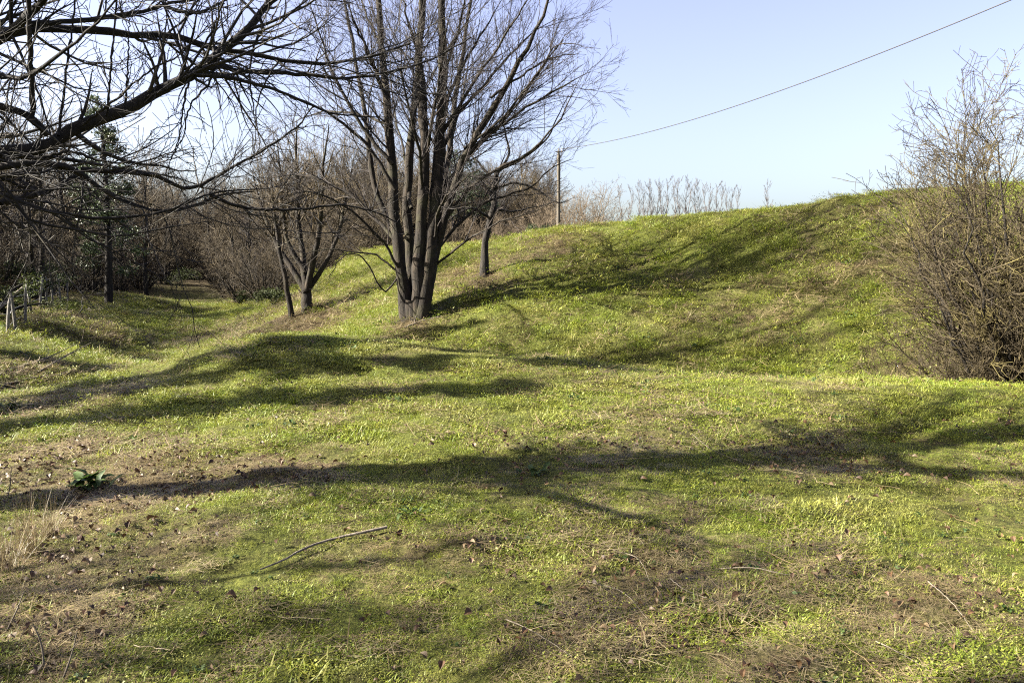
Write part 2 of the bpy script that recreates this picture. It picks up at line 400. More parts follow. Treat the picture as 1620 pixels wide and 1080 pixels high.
def spawn(rng, P, R, dens, t0=0.2, t1=1.0, ang=(25, 55), lr=(0.3, 0.6), n=5, rr=0.6, wand=0.15, up=0.0, tip=0.003, taper=0.5, cmin=1,
          lmax=9.0, lmin=0.05, rmax=9.0, side=None):
    B, m, _ = P.shape
    Ls = np.linalg.norm(np.diff(P, axis=1), axis=2).sum(1)
    cnt = np.maximum(cmin, rng.poisson(dens * Ls * (t1 - t0)))
    idx = np.repeat(np.arange(B), cnt); N = len(idx)
    t = rng.uniform(t0, t1, N)
    f = t * (m - 1); k = np.minimum(f.astype(int), m - 2); w = (f - k)[:, None]
    p = P[idx, k] * (1 - w) + P[idx, k + 1] * w
    T = nrm(P[idx, k + 1] - P[idx, k])
    r = R[idx, k] * (1 - w[:, 0]) + R[idx, k + 1] * w[:, 0]
    U = nrm(np.cross(T, rng.normal(size=(N, 3)))); 
    a = np.radians(rng.uniform(*ang, N))[:, None]
    d = np.cos(a) * T + np.sin(a) * U
    if side is not None: d = nrm(d + np.asarray(side))
    L = np.clip(Ls[idx] * rng.uniform(*lr, N) * (1 - taper * t), lmin, lmax)
    out = np.empty((N, n, 3)); out[:, 0] = p
    st = (L / (n - 1))[:, None]
    for i in range(1, n):
        d = nrm(d + wand * rng.normal(size=(N, 3)) + np.array([0, 0, up]))
        out[:, i] = out[:, i - 1] + d * st
    r0 = np.minimum(np.maximum(r * rr * rng.uniform(0.75, 1.1, N), tip), rmax)
    s = np.linspace(0, 1, n)[None]
    rad = r0[:, None] * (1 - s) + tip * s
    return out, rad

def stems_from(paths, n, wig=0.0, rng=None):
    Ps, Rs = [], []
    for pts, rad in paths:
        P, R = resample(pts, n, rad)
        if wig: 
            w = rng.normal(size=P.shape) * wig; w[0] = 0; P = P + w
        Ps.append(P); Rs.append(R)
    return np.array(Ps), np.array(Rs)

def radial_paths(rng, k, height, spread, r0, n=9, base_r=0.2, lean_pow=1.4, z0=-0.15, hv=0.25):
    """k stems leaving a base and curving up and outwards"""
    out = []
    for i in range(k):
        a = 2 * math.pi * (i + rng.uniform(-.35, .35)) / k; h = height * rng.uniform(1 - hv, 1.0); s = spread * rng.uniform(0.35, 1.0)
        t = np.linspace(0, 1, n)
        rad = base_r * (1 if k > 1 else 0) + s * t ** lean_pow
        P = np.stack([np.cos(a) * rad, np.sin(a) * rad, z0 + (h - z0) * t], 1) + rng.normal(size=(n, 3)) * 0.012 * height * t[:, None]
        out.append((P, r0 * rng.uniform(.7, 1.0) * (1 - t) ** 0.9 + 0.006))
    return out

# ------------------------------------------------------------------ the big many-stemmed tree
rng = np.random.default_rng(7)
TREE = hit(656, 507); D0 = 24.0
TREE = at(656, 504, D0); TREE[2] = H(TREE[0], TREE[1])
def px_path(pts, D, dd=0.0, bow=0.0):
    """pixel path at distance D drifting dd metres away from the camera towards its end"""
    n = len(pts); return np.array([at(u, v, D + dd * i / (n - 1) + bow * math.sin(math.pi * i / (n - 1))) for i, (u, v) in enumerate(pts)])
root = thing('multi_stemmed_tree', 'large bare tree with several dark trunks rising from one base on the bank', 'tree', TREE)
stems_px = [
    ([(646, 514), (639, 460), (630, 390), (623, 310), (619, 230), (613, 170), (606, 90), (600, 0), (597, -120), (590, -260)], 24.0, 0.5, [.29, .22, .195, .18, .165, .15, .125, .10, .07, .02]),
    ([(650, 508), (650, 430), (645, 340), (648, 250), (656, 160), (666, 70), (674, -40), (690, -200)], 24.3, 1.2, [.24, .2, .16, .145, .12, .10, .07, .015]),
    ([(662, 508), (662, 430), (668, 340), (672, 250), (668, 170), (662, 80), (668, 0), (672, -120), (668, -260)], 23.9, -0.5, [.28, .23, .2, .19, .17, .14, .11, .07, .015]),
    ([(664, 513), (677, 440), (687, 350), (694, 250), (699, 150), (700, 60), (698, -20), (702, -140), (715, -270)], 23.8, 0.2, [.27, .235, .22, .205, .18, .15, .12, .07, .015]),
    ([(664, 505), (690, 400), (712, 310), (742, 235), (790, 155), (832, 80), (866, 5), (900, -80)], 24.2, -1.8, [.2, .16, .135, .115, .10, .075, .05, .012]),
    ([(655, 500), (640, 400), (600, 320), (585, 250), (577, 170), (560, 80), (545, 0), (530, -110)], 24.4, 1.5, [.22, .15, .11, .10, .085, .07, .05, .012]),
    ([(664, 505), (672, 420), (700, 320), (712, 230), (722, 150), (735, 60), (750, -30), (765, -150)], 24.6, 2.4, [.24, .17, .13, .115, .10, .08, .055, .012]),
]
SP = []
for pts, D, dd, rad in stems_px:
    P = px_path(pts, D, dd); P[0, 2] = H(P[0, 0], P[0, 1]) - 0.25
    SP.append((P, rad))
sP, sR = stems_from(SP, 26, 0.02, rng); sR = sR * np.linspace(.9, .72, 26)[None]
# swollen, slightly fluted foot
for k in range(len(sP)):
    me = tubes_mesh('trunk', [(sP[k:k + 1], sR[k:k + 1] * (1 + 0.06 * rng.normal(size=sR[k:k + 1].shape)), 12)], TREE)
    obj('trunk', me, M['bark'], root)
for k in range(8):
    a = k * .785 + rng.uniform(-.3, .3); L = rng.uniform(.5, .95); b0 = TREE + np.array([.12 * math.cos(a), .12 * math.sin(a), .5]); q = [b0]
    for t in (.35, .7, 1.0):
        x_, y_ = TREE[0] + math.cos(a + .2 * t) * L * t, TREE[1] + math.sin(a + .2 * t) * L * t; q.append(np.array([x_, y_, H(x_, y_) + .10 * (1 - t) - .06]))
    P_, R_ = resample(np.array(q), 12, [.20, .15, .09, .03]); obj('root', tubes_mesh('root', [(P_[None], R_[None], 8)], TREE), M['bark'], root)
limbs_px = [
    ([(690, 345), (740, 255), (800, 203), (860, 165), (915, 135), (962, 116)], 24, -1.5, .085),
    ([(688, 380), (750, 300), (815, 262), (870, 232), (912, 185), (948, 120)], 24, -3.0, .075),
    ([(694, 255), (740, 172), (800, 112), (850, 62), (905, 30)], 24, 2.0, .085),
    ([(699, 190), (735, 112), (775, 52), (812, -10)], 24, 1.0, .08),
    ([(688, 405), (740, 348), (800, 312), (858, 298), (900, 262), (936, 252)], 24, 1.5, .07),
    ([(692, 310), (760, 235), (830, 170), (885, 100), (925, 50)], 24, -0.5, .08),
    ([(697, 220), (760, 130), (820, 50), (870, -20)], 24, -2.5, .075),
    ([(690, 420), (735, 390), (800, 352), (850, 340), (905, 318)], 24, -2.5, .05),
    ([(622, 300), (580, 240), (525, 192), (470, 163), (415, 145)], 24, -1.5, .085),
    ([(622, 380), (570, 330), (505, 290), (440, 276), (385, 284)], 24, 1.5, .08),
    ([(628, 425), (590, 372), (530, 325), (470, 302), (425, 312)], 24, -3.0, .06),
    ([(613, 200), (560, 182), (490, 178), (430, 200)], 24, 2.5, .06),
    ([(617, 260), (562, 200), (522, 132), (492, 62), (468, -10)], 24, -1.0, .085),
    ([(612, 165), (585, 110), (555, 50), (530, -20)], 24, -2.0, .085),
    ([(605, 90), (570, 20), (540, -60)], 24, 1.5, .06),
    ([(625, 440), (600, 460), (575, 420), (545, 400), (520, 415), (505, 445)], 24, -2.2, .035),
    ([(630, 432), (590, 405), (545, 400), (490, 395), (440, 415)], 24, -1.0, .04),
    ([(668, 330), (664, 240), (640, 150), (630, 60)], 24, -4.0, .08),
    ([(672, 260), (690, 180), (705, 90), (720, 0)], 24, -4.5, .07),
    ([(650, 330), (640, 260), (620, 170), (610, 60)], 24, 4.5, .07),
    ([(690, 330), (715, 240), (740, 150), (760, 60)], 24, 4.5, .075),
    ([(683, 400), (700, 330), (730, 290), (775, 262)], 24, -4.0, .055),
    ([(699, 130), (730, 60), (745, 0), (765, -80)], 24, -1.0, .06), ([(662, 90), (640, 20), (625, -60)], 24, -1.5, .06),
    ([(742, 235), (800, 195), (860, 130), (900, 75), (935, 70)], 23.4, -2.0, .05), ([(790, 155), (850, 115), (900, 90), (945, 85)], 22.8, 1, .045),
]
LP = []
for pts, D, dd, r in limbs_px:
    pts = [(660 + (u - 660) * .9, v) for u, v in pts]; P = px_path(pts, D, dd, 0.3); n = len(P)
    LP.append((P, .68 * r * (1 - np.linspace(0, 1, n)) ** 0.8 + 0.007))
lP, lR = stems_from(LP, 16, 0.022, rng)
for k in range(len(lP)):
    obj('limb', tubes_mesh('limb', [(lP[k:k + 1], lR[k:k + 1], 7)], TREE), M['bark'], root)
a0P, a0R = spawn(rng, sP, sR, 1.8, 0.35, 0.97, (25, 55), (0.18, 0.38), 9, 0.26, 0.07, 0.07, 0.005, 0.5, lmax=4.5, rmax=.045)
a1P, a1R = spawn(rng, lP, lR, 3.4, 0.15, 1.0, (20, 48), (0.22, 0.5), 7, 0.45, 0.09, 0.06, 0.0045, 0.45, rmax=.028)
bP = np.concatenate([a0P.reshape(-1, 9, 3)[:, [0, 1, 2, 4, 5, 6, 8]], a1P]); bR = np.concatenate([a0R[:, [0, 1, 2, 4, 5, 6, 8]], a1R])
cP, cR = spawn(rng, bP, bR, 4.6, 0.12, 1.0, (18, 50), (0.28, 0.6), 5, 0.5, 0.11, 0.05, 0.004, 0.4, lmin=0.25, rmax=.012)
dP, dR = spawn(rng, cP, cR, 4.4, 0.1, 1.0, (20, 50), (0.35, 0.7), 3, 0.65, 0.12, 0.05, 0.0032, 0.3, lmin=0.22)
obj('crown', tubes_mesh('crown', [(a0P, a0R, 5), (a1P, a1R, 5), (cP, cR, 3), (dP, dR, 3)], TREE), M['twig'], root)

# ------------------------------------------------------------------ overhanging tree at the left, its trunk just outside the picture
rng = np.random.default_rng(19)
LT = np.array([-5.6, 5.9, 0.0]); LT[2] = H(LT[0], LT[1])
root = thing('overhanging_tree', 'bare tree whose long dark boughs reach in across the upper left of the view', 'tree', LT)
tp = [(LT + np.array([0.0, 0, -0.3]), .40), (LT + np.array([0.05, 0, 0.5]), .32), (LT + np.array([.02, .05, 2.0]), .28), (LT + np.array([.12, .1, 4.0]), .25), (LT + np.array([0.0, .2, 6.5]), .19), (LT + np.array([-.2, .2, 9.5]), .11), (LT + np.array([-.1, .3, 12.5]), .02)]
tP, tR = stems_from([([p for p, _ in tp], [r for _, r in tp])], 26, 0.012, rng)
obj('trunk', tubes_mesh('trunk', [(tP, tR, 14)], LT), M['bark_dark'], root)
def tr(z):  # point on the trunk at height z above its foot
    P = tP[0]; return P[np.argmin(np.abs(P[:, 2] - (LT[2] + z)))]
left_px = [  # start height on the trunk or None, pixel path, distances start/end, radius px start/end
    (4.9, [(0, 66), (25, 53), (60, 46), (110, 45), (170, 50), (215, 57), (265, 56), (310, 67), (350, 80), (400, 85), (450, 97), (500, 100), (545, 97), (600, 86), (650, 68)], 7.6, 9.5, 7.5, 1.5),
    (4.7, [(0, 52), (40, 26), (70, 0), (110, -50), (160, -110), (240, -190)], 7.6, 6.5, 7, 1.5),
    (None, [(50, 38), (120, 33), (180, 26), (240, 15), (268, 6), (340, -8), (420, -30)], 7.5, 9, 4.5, 1.2),
    (None, [(262, 10), (300, 22), (335, 12), (368, -4), (420, -12)], 7.9, 8.6, 3, 1.0),
    (3.6, [(0, 242), (55, 236), (90, 222), (130, 197), (180, 181), (215, 166), (250, 146), (290, 126), (322, 106), (352, 79), (386, 54), (408, 26), (422, 8), (450, -12), (520, -70)], 7.4, 9.0, 11, 4),
    (4.1, [(0, 170), (50, 188), (75, 214)], 7.3, 7.5, 6.5, 5.0),
    (None, [(318, 110), (350, 105), (380, 113), (430, 115), (480, 118), (540, 123), (600, 118), (680, 95), (745, 60)], 8.1, 10.0, 4.5, 1.0),
    (None, [(308, 119), (350, 121), (400, 131), (440, 143), (490, 165), (530, 180), (600, 186)], 8.0, 8.6, 3.6, 1.0),
    (None, [(410, 26), (416, 46), (402, 72), (395, 112), (398, 150), (405, 200)], 8.6, 8.2, 3, .8),
    (3.2, [(0, 265), (50, 259), (100, 262), (130, 275), (160, 299), (200, 320), (240, 333), (300, 329), (345, 309), (400, 302)], 7.0, 8.0, 5.5, 1.0),
    (None, [(128, 268), (190, 273), (250, 279), (290, 298), (330, 286), (372, 262), (420, 236), (470, 200), (496, 166)], 7.6, 9.2, 4.0, 1.0),
    (None, [(0, 322), (50, 309), (95, 295), (122, 276)], 6.8, 7.6, 5, 3.5),
    (None, [(330, 306), (370, 325), (420, 332), (480, 330), (540, 325), (592, 335), (628, 352)], 8.0, 8.8, 3.2, .9),
    (2.7, [(-20, 305), (60, 331), (120, 341), (180, 345), (250, 336), (300, 320), (348, 303), (410, 300)], 6.6, 7.8, 3.6, .9),
    (None, [(52, 192), (49, 100), (45, 22), (50, -60)], 7.4, 7.0, 4.5, 3),
    (None, [(92, 215), (98, 170), (106, 100), (116, 36), (120, -30)], 7.5, 8.0, 2.4, 1.2),
    (None, [(168, 184), (172, 150), (178, 80), (184, 8), (186, -60)], 7.6, 7.2, 2.0, 1.2),
    (None, [(198, 174), (201, 130), (203, 90), (205, 30)], 7.7, 7.9, 1.8, .9),
    (None, [(20, 238), (60, 250), (110, 240), (160, 255), (210, 258)], 7.2, 7.4, 3.4, 1.2),
    (4.3, [(0, 122), (45, 120), (90, 90), (150, 40), (200, -20)], 7.1, 6.5, 4, 1.2),
    (3.0, [(-10, 285), (40, 345), (110, 362), (190, 374), (260, 362), (330, 350)], 6.4, 7.2, 2.6, .8),
    (None, [(230, 155), (280, 130), (330, 60), (350, 10), (370, -40)], 7.9, 7.4, 2.2, .9),
    (None, [(130, 198), (180, 160), (240, 110), (280, 90), (330, 40)], 7.6, 7.0, 2.2, .8),
    (None, [(352, 80), (330, 130), (300, 170), (290, 215), (270, 250)], 8.3, 7.9, 2.0, .7),
    (None, [(300, 122), (290, 170), (282, 220), (260, 280)], 8, 7.6, 1.8, .7),
    (None, [(440, 97), (420, 130), (405, 175), (410, 230), (395, 262)], 8.8, 8.4, 1.6, .6),
]
LP = []
for z, pts, Da, Db, ra, rb in left_px:
    Da, Db, z = Da * .82, Db * .82, (None if z is None else z * .76)
    P = px_path(pts, Da, Db - Da)
    R = np.linspace(ra, rb, len(P)) / FPX * np.linspace(Da, Db, len(P))
    if z is not None:
        s = tr(z); P = np.vstack([[s], [s * .45 + P[0] * .55 + np.array([0, 0, .05])], P]); R = np.concatenate([[R[0] * 1.35, R[0] * 1.1], R])
    LP.append((P, R))
lP, lR = stems_from(LP, 30, 0.004, rng)
for k in range(len(lP)):
    obj('limb', tubes_mesh('limb', [(lP[k:k + 1], lR[k:k + 1] * (1 + 0.07 * rng.normal(size=(1, 30))), 8)], LT), M['bark_dark'], root)
# limbs away from the view, so that the crown is whole
oP, oR = spawn(rng, tP, tR, 2.2, 0.3, 0.95, (45, 80), (0.22, 0.38), 10, 0.45, 0.08, 0.04, 0.01, 0.5, cmin=26, side=(-0.35, -0.25, 0.1))
aP, aR = spawn(rng, lP, lR, 9.5, 0.05, 1.0, (30, 75), (0.12, 0.4), 8, 0.5, 0.13, 0.03, 0.003, 0.3, lmax=1.9)
o2P, o2R = spawn(rng, oP, oR, 2.6, 0.2, 1.0, (25, 60), (0.25, 0.5), 8, 0.55, 0.12, 0.04, 0.004, 0.4)
allP = np.concatenate([aP, o2P]); allR = np.concatenate([aR, o2R])
cP, cR = spawn(rng, allP, allR, 7.0, 0.1, 1.0, (25, 60), (0.25, 0.6), 6, 0.6, 0.15, 0.04, 0.0022, 0.3, lmin=0.1)
dP, dR = spawn(rng, cP[:26000], cR[:26000], 5.0, 0.15, 1.0, (25, 60), (0.25, 0.5), 4, 0.65, 0.15, 0.03, 0.0018, 0.3, cmin=0, lmin=0.06)
obj('crown', tubes_mesh('crown', [(oP, oR, 6), (aP, aR, 4), (o2P, o2R, 4), (cP, cR, 3), (dP, dR, 3)], LT), M['twig_left'], root)

# ------------------------------------------------------------------ hawthorn bush at the right edge
rng = np.random.default_rng(31)
HB = at(1650, 612, 14.6); HB[2] = H(HB[0], HB[1])
root = thing('hawthorn_bush', 'dense bare brown bush with lichened lower twigs at the right edge', 'bush', HB)
pt = radial_paths(rng, 52, 6.2, 2.8, 0.05, 10, 0.28, 0.85, hv=.6)
hP, hR = stems_from(pt, 14, 0.02, rng)
for k in range(len(hP)):
    obj('stem', tubes_mesh('stem', [(hP[k:k + 1], hR[k:k + 1], 6)]), M['bark_dark'], root)
lo = radial_paths(rng, 44, 2.6, 2.8, 0.03, 9, 0.25, 0.75, hv=0.85)
loP, loR = stems_from(lo, 14, 0.03, rng)
h1P, h1R = spawn(rng, np.concatenate([hP, loP]), np.concatenate([hR, loR]), 6.0, 0.12, 1.0, (25, 60), (0.2, 0.42), 7, 0.5, 0.12, 0.06, 0.005, 0.4, lmax=1.7)
h2P, h2R = spawn(rng, h1P, h1R, 6.2, 0.1, 1.0, (25, 60), (0.28, 0.6), 4, 0.6, 0.16, 0.05, 0.0048, 0.3, lmin=0.14)
h3P, h3R = spawn(rng, h2P, h2R, 5.0, 0.1, 1.0, (30, 70), (0.25, 0.5), 3, 0.7, 0.15, 0.03, 0.004, 0.2, lmin=0.1, cmin=1)
obj('crown', tubes_mesh('crown', [(loP, loR, 4), (h1P, h1R, 4), (h2P, h2R, 3), (h3P, h3R, 3)]), M['twig_bush'], root)

# ------------------------------------------------------------------ smaller trees on the bank
def grown_tree(name, label, cat, loc, paths, levels, bark, twig, seed, group=None, sides=8, limbs=None):
    g = np.random.default_rng(seed)
    root = thing(name, label, cat, loc, group=group)
    P, R = stems_from(paths, 18, 0.012, g)
    for k in range(len(P)):
        obj('trunk', tubes_mesh('trunk', [(P[k:k + 1], R[k:k + 1], sides)]), bark, root)
    groups = []; pP, pR = P, R
    for i, lv in enumerate(levels):
        pP, pR = spawn(g, pP, pR, **lv)
        groups.append((pP, pR, 5 if i == 0 else (4 if i == 1 else 3)))
    obj('crown', tubes_mesh('crown', groups), twig, root)
    return root

def rel(pts, D, base, dd=0.0):
    P = px_path(pts, D, dd) - base; P[0, 2] = -0.2; return P
lv_small = [dict(dens=4.2, t0=.15, t1=1, ang=(25, 55), lr=(.25, .5), n=8, rr=.5, wand=.1, up=.07, tip=.006, taper=.5),
            dict(dens=5.5, t0=.1, t1=1, ang=(20, 50), lr=(.3, .55), n=5, rr=.6, wand=.12, up=.05, tip=.0045, taper=.4),
            dict(dens=4.6, t0=.1, t1=1, ang=(20, 50), lr=(.3, .6), n=4, rr=.65, wand=.13, up=.04, tip=.004, taper=.3, lmin=.12)]
B2 = hit(487, 491); d = B2[1]
paths = []
for pts, r in [([(487, 493), (485, 470), (484, 450), (481, 425)], [.26, .2, .16, .06]),
               ([(484, 462), (462, 425), (440, 390), (415, 330), (398, 270)], [.13, .11, .09, .06, .015]),
               ([(484, 460), (478, 400), (470, 330), (468, 260), (470, 190)], [.14, .11, .09, .06, .015]),
               ([(485, 460), (498, 405), (508, 340), (512, 260), (520, 195)], [.13, .11, .08, .05, .015]),
               ([(486, 460), (515, 415), (535, 370), (548, 310), (560, 250)], [.12, .09, .07, .05, .012]),
               ([(483, 430), (455, 380), (445, 300), (440, 220)], [.1, .08, .06, .012])]:
    P = px_path(pts, d, rng.uniform(-1.5, 1.5)) - B2
    if pts[0][1] == 493: P[0, 2] = -0.25
    paths.append((P, r))
grown_tree('forked_tree', 'bare forked tree with low spreading boughs standing on the bank beside the ditch', 'tree', B2, paths, [dict(lv_small[0], t0=.3)] + lv_small[1:], M['bark'], M['twig_brown'], 5)
B3 = hit(462, 503); d = B3[1]
grown_tree('sapling', 'thin straight sapling trunk beside the forked tree on the bank', 'sapling', B3,
           [(rel([(463, 506), (456, 470), (449, 430), (440, 380), (432, 320), (428, 270)], d, B3), [.12, .1, .085, .07, .045, .012])], [dict(lv_small[0], t0=.45)] + lv_small[1:], M['bark'], M['twig_brown'], 6)
B4 = hit(768, 437); d = B4[1]
P0 = rel([(768, 440), (766, 405), (770, 370), (780, 330), (782, 295), (788, 265)], d, B4)
paths = [(P0, [.2, .13, .11, .10, .095, .085])]
for pts, dd in [([(786, 275), (805, 245), (800, 215), (795, 185), (800, 150)], .5), ([(787, 268), (820, 255), (860, 225), (880, 190), (900, 150)], -1.5), ([(783, 290), (760, 260), (735, 235), (720, 200)], 1.5),
                ([(782, 300), (815, 290), (850, 300), (880, 320), (900, 318)], -1), ([(775, 345), (745, 330), (715, 345), (695, 360)], -1), ([(780, 330), (810, 335), (835, 330), (870, 322)], 1.5)]:
    paths.append((px_path(pts, d, dd) - B4, np.linspace(.05, .01, len(pts))))
grown_tree('crooked_tree', 'small crooked bare tree with lumpy trunk half way up the bank', 'tree', B4, paths, [dict(lv_small[0], t0=.55, dens=3.2)] + lv_small[1:], M['bark_dark'], M['twig'], 8)

# ------------------------------------------------------------------ prototypes for woodland trees, thicket bushes, poplars
def proto_tree(name, label, k, height, spread, r0, seed, bark, twig, levels, cat='tree', group=None, base_r=0.15, lean=1.4, hv=.25, sides=7):
    g = np.random.default_rng(seed)
    return grown_tree(name, label, cat, (0, 0, 0), radial_paths(g, k, height, spread, r0, 10, base_r, lean, hv=hv), levels, bark, twig, seed + 100, group, sides)

lv_wood = [dict(dens=2.8, t0=.18, t1=.98, ang=(28, 58), lr=(.2, .42), n=8, rr=.45, wand=.09, up=.06, tip=.008, taper=.5),
           dict(dens=3.4, t0=.12, t1=1, ang=(22, 52), lr=(.28, .55), n=5, rr=.55, wand=.12, up=.05, tip=.006, taper=.4, lmin=.3),
           dict(dens=2.8, t0=.1, t1=1, ang=(22, 52), lr=(.3, .6), n=3, rr=.65, wand=.13, up=.04, tip=.005, taper=.3, lmin=.2)]
lv_brush = [dict(dens=3.6, t0=.1, t1=1, ang=(25, 60), lr=(.25, .5), n=6, rr=.5, wand=.14, up=.04, tip=.006, taper=.4),
            dict(dens=4.5, t0=.1, t1=1, ang=(25, 60), lr=(.3, .55), n=4, rr=.6, wand=.16, up=.03, tip=.005, taper=.3, lmin=.2),
            dict(dens=3.6, t0=.1, t1=1, ang=(25, 60), lr=(.3, .6), n=3, rr=.7, wand=.15, up=.02, tip=.0045, taper=.3, lmin=.12)]
lv_pop = [dict(dens=3.4, t0=.3, t1=1, ang=(22, 42), lr=(.11, .22), n=5, rr=.4, wand=.05, up=.15, tip=.021, taper=.55),
          dict(dens=2.4, t0=.15, t1=1, ang=(15, 35), lr=(.3, .5), n=3, rr=.6, wand=.06, up=.15, tip=.020, taper=.3)]
GW = 'bare trees at the edge of the wood'
wood_a = proto_tree('woodland_tree', 'x', 1, 13.5, 1.2, 0.24, 41, M['bark_dark'], M['twig_brown'], lv_wood, group=GW)
wood_b = proto_tree('woodland_tree', 'x', 4, 11.0, 2.4, 0.16, 42, M['bark_dark'], M['twig_brown'], lv_wood, group=GW, base_r=.3)
wood_c = proto_tree('woodland_tree', 'x', 2, 12.0, 1.5, 0.15, 43, M['bark'], M['twig'], lv_wood, group=GW, base_r=.2)
GB = 'thicket bushes beside the ditch'
brush_a = proto_tree('thicket_bush', 'x', 20, 4.0, 2.0, 0.05, 44, M['bark_dark'], M['twig_brown'], lv_brush, 'bush', GB, .25, .9, .5, 5)
brush_b = proto_tree('thicket_bush', 'x', 18, 3.0, 2.2, 0.045, 45, M['bark_dark'], M['twig_brown'], lv_brush, 'bush', GB, .25, .75, .5, 5)
brush_c = proto_tree('hedge_bush', 'x', 12, 4.4, 2.2, 0.05, 46, M['twig_tan'], M['twig_tan'], lv_brush, 'bush', 'tan bushes behind the rampart crest', .25, .9, .5, 5)
GP = 'row of bare poplars on the horizon'
poplars = [proto_tree('poplar_tree', 'x', 1, 20.0, 0.4, 0.32, 50 + i, M['twig_poplar'], M['twig_poplar'], lv_pop, group=GP, hv=.02, sides=5) for i in range(3)]

used = set()
def put(proto, label, u=None, D=None, scale=1.0, rz=None, group=None, x=None, sz=None, name=None, sink=0.05):
    """stand a copy of a thing on the ground at photograph column u and distance D"""
    xx = (u - 810) / FPX * D * 1.0 if x is None else x
    loc = (xx, D, float(H(xx, D)) - sink)
    rz = random.uniform(0, 6.28) if rz is None else rz
    s = (scale, scale, scale * (sz or 1.0))
    if proto.name not in used and name is None:
        used.add(proto.name)
        proto.location = loc; proto.rotation_euler = (0, 0, rz); proto.scale = s; proto['label'] = label
        if group: proto['group'] = group
        return proto
    return copy_tree(proto, label, loc, rz, s, group, name)
random.seed(4)

# trees along the wood edge, left to right in the view
edge = [(-40, 33, wood_a, 1.0), (18, 40, wood_b, .95), (62, 36, wood_c, 1.0), (108, 50, wood_a, .9), (148, 50, wood_b, .7), (190, 58, wood_c, .95),
        (232, 58, wood_a, .85), (262, 70, wood_b, .9), (300, 80, wood_c, 1.0), (336, 76, wood_a, .8), (372, 62, wood_b, .78), (398, 52, wood_c, .72), (425, 66, wood_a, .82), (452, 58, wood_b, .72), (520, 66, wood_c, .8), (556, 74, wood_b, .8), (590, 82, wood_a, .7)]
kind_word = {wood_a: 'tall single-trunked', wood_b: 'bushy several-stemmed', wood_c: 'slender twin-trunked'}
for i, (u, D, p, s) in enumerate(edge):
    put(p, f'{kind_word[p]} bare tree at the wood edge beyond the ditch, {ORD[i]} counted from the left', u, D, s, group=GW)
# trees further left of the view whose shadows stripe the ditch and the near bank
for i, (x, y, p, s) in enumerate([(-14.5, 15.6, wood_b, 1.4), (-16.5, 17.6, wood_a, 1.4), (-12.0, 1.6, wood_b, .95), (-30, 26, wood_a, 1.1)]):
    put(p, f'{kind_word[p]} bare tree beyond the left edge, {ORD[i]} of the shadow casters', D=y, x=x, scale=s, group='trees beyond the left edge of the view')
# behind the big tree and the pole
for i, (u, D, p, s, sz) in enumerate([(690, 70, wood_b, .62, 1), (745, 78, wood_b, .7, .9), (800, 84, wood_a, .62, .9), (845, 88, wood_b, .72, .8)]):
    put(p, f'bare brown tree behind the rampart crest, {ORD[i]} right of the big trunks', u, D, s, group='trees behind the crest', sz=sz)

bushes = [(-20, 33, brush_a, 1.15), (12, 37, brush_b, 1.1), (45, 40, brush_a, 1.15), (72, 44, brush_b, 1.0), (100, 48, brush_a, 1.1), (126, 50, brush_b, 1.0), (155, 56, brush_a, 1.0), (182, 62, brush_b, 1.1),
          (225, 66, brush_a, 1.3), (252, 76, brush_b, 1.3), (285, 80, brush_a, 1.4), (318, 78, brush_b, 1.3), (345, 72, brush_a, 1.25), (366, 63, brush_b, 1.2), (384, 55, brush_a, 1.15), (402, 48, brush_b, 1.05), (420, 44, brush_a, .9), (440, 50, brush_b, 1.0), (470, 52, brush_a, 1.1), (512, 56, brush_b, 1.1), (545, 60, brush_a, 1.0)]
for i, (u, D, p, s) in enumerate(bushes):
    put(p, f'tangled brown bush along the ditch edge, {ORD[i]} counted from the left', u, D, s, group=GB)
tans = [(868, 62, 1.0), (895, 66, 1.2), (925, 72, 1.45), (948, 80, 1.35), (835, 66, .8), (800, 62, .7), (760, 58, .65), (715, 56, .7)]
for i, (u, D, s) in enumerate(tans):
    lab = ['beside the pole', 'just right of the pole', 'tallest right of the pole', 'where the poplar row starts', 'left of the pole', 'second left of the pole', 'behind the crooked tree', 'behind the big trunks'][i]
    put(brush_c, f'pale tan leafless bush behind the crest, {lab}', u, D, s, group='tan bushes behind the rampart crest')
for i, (u, D, s) in enumerate([(1172, 120, .95), (1188, 118, 1.1), (1206, 122, .95)]):
    put(brush_c, f'pinkish tan bush right of the poplar row, {ORD[i]} counted from the poplars', u, D, s * 1.0, group='tan bushes right of the poplars')
# poplars
pus = [979.5, 994.5, 1009, 1015.5, 1023, 1028, 1038, 1043, 1052.5, 1065, 1071, 1082, 1087, 1097, 1102, 1112, 1118, 1129, 1137, 1146.5, 1152.5, 1162]
rp = np.random.default_rng(3)
for i, u in enumerate(pus):
    v_top = 287 + 14 * abs(i - 9) / 12 + rp.uniform(-2, 3); D = 215 + rp.uniform(-8, 8)
    ztop = at(u, v_top, D)[2]; x = (u - 810) / FPX * D
    s = (ztop - float(H(x, D))) / 20.0
    put(poplars[i % 3], f'slender bare poplar in the distant row, {ORD[i]} counted from the left', u, D, s, group=GP)
D = 230; x = (1210.5 - 810) / FPX * D
put(poplars[1], 'lone pale poplar standing apart right of the distant row', 1210.5, D, (at(1210, 291, D)[2] - float(H(x, D))) / 20.0, group=GP)

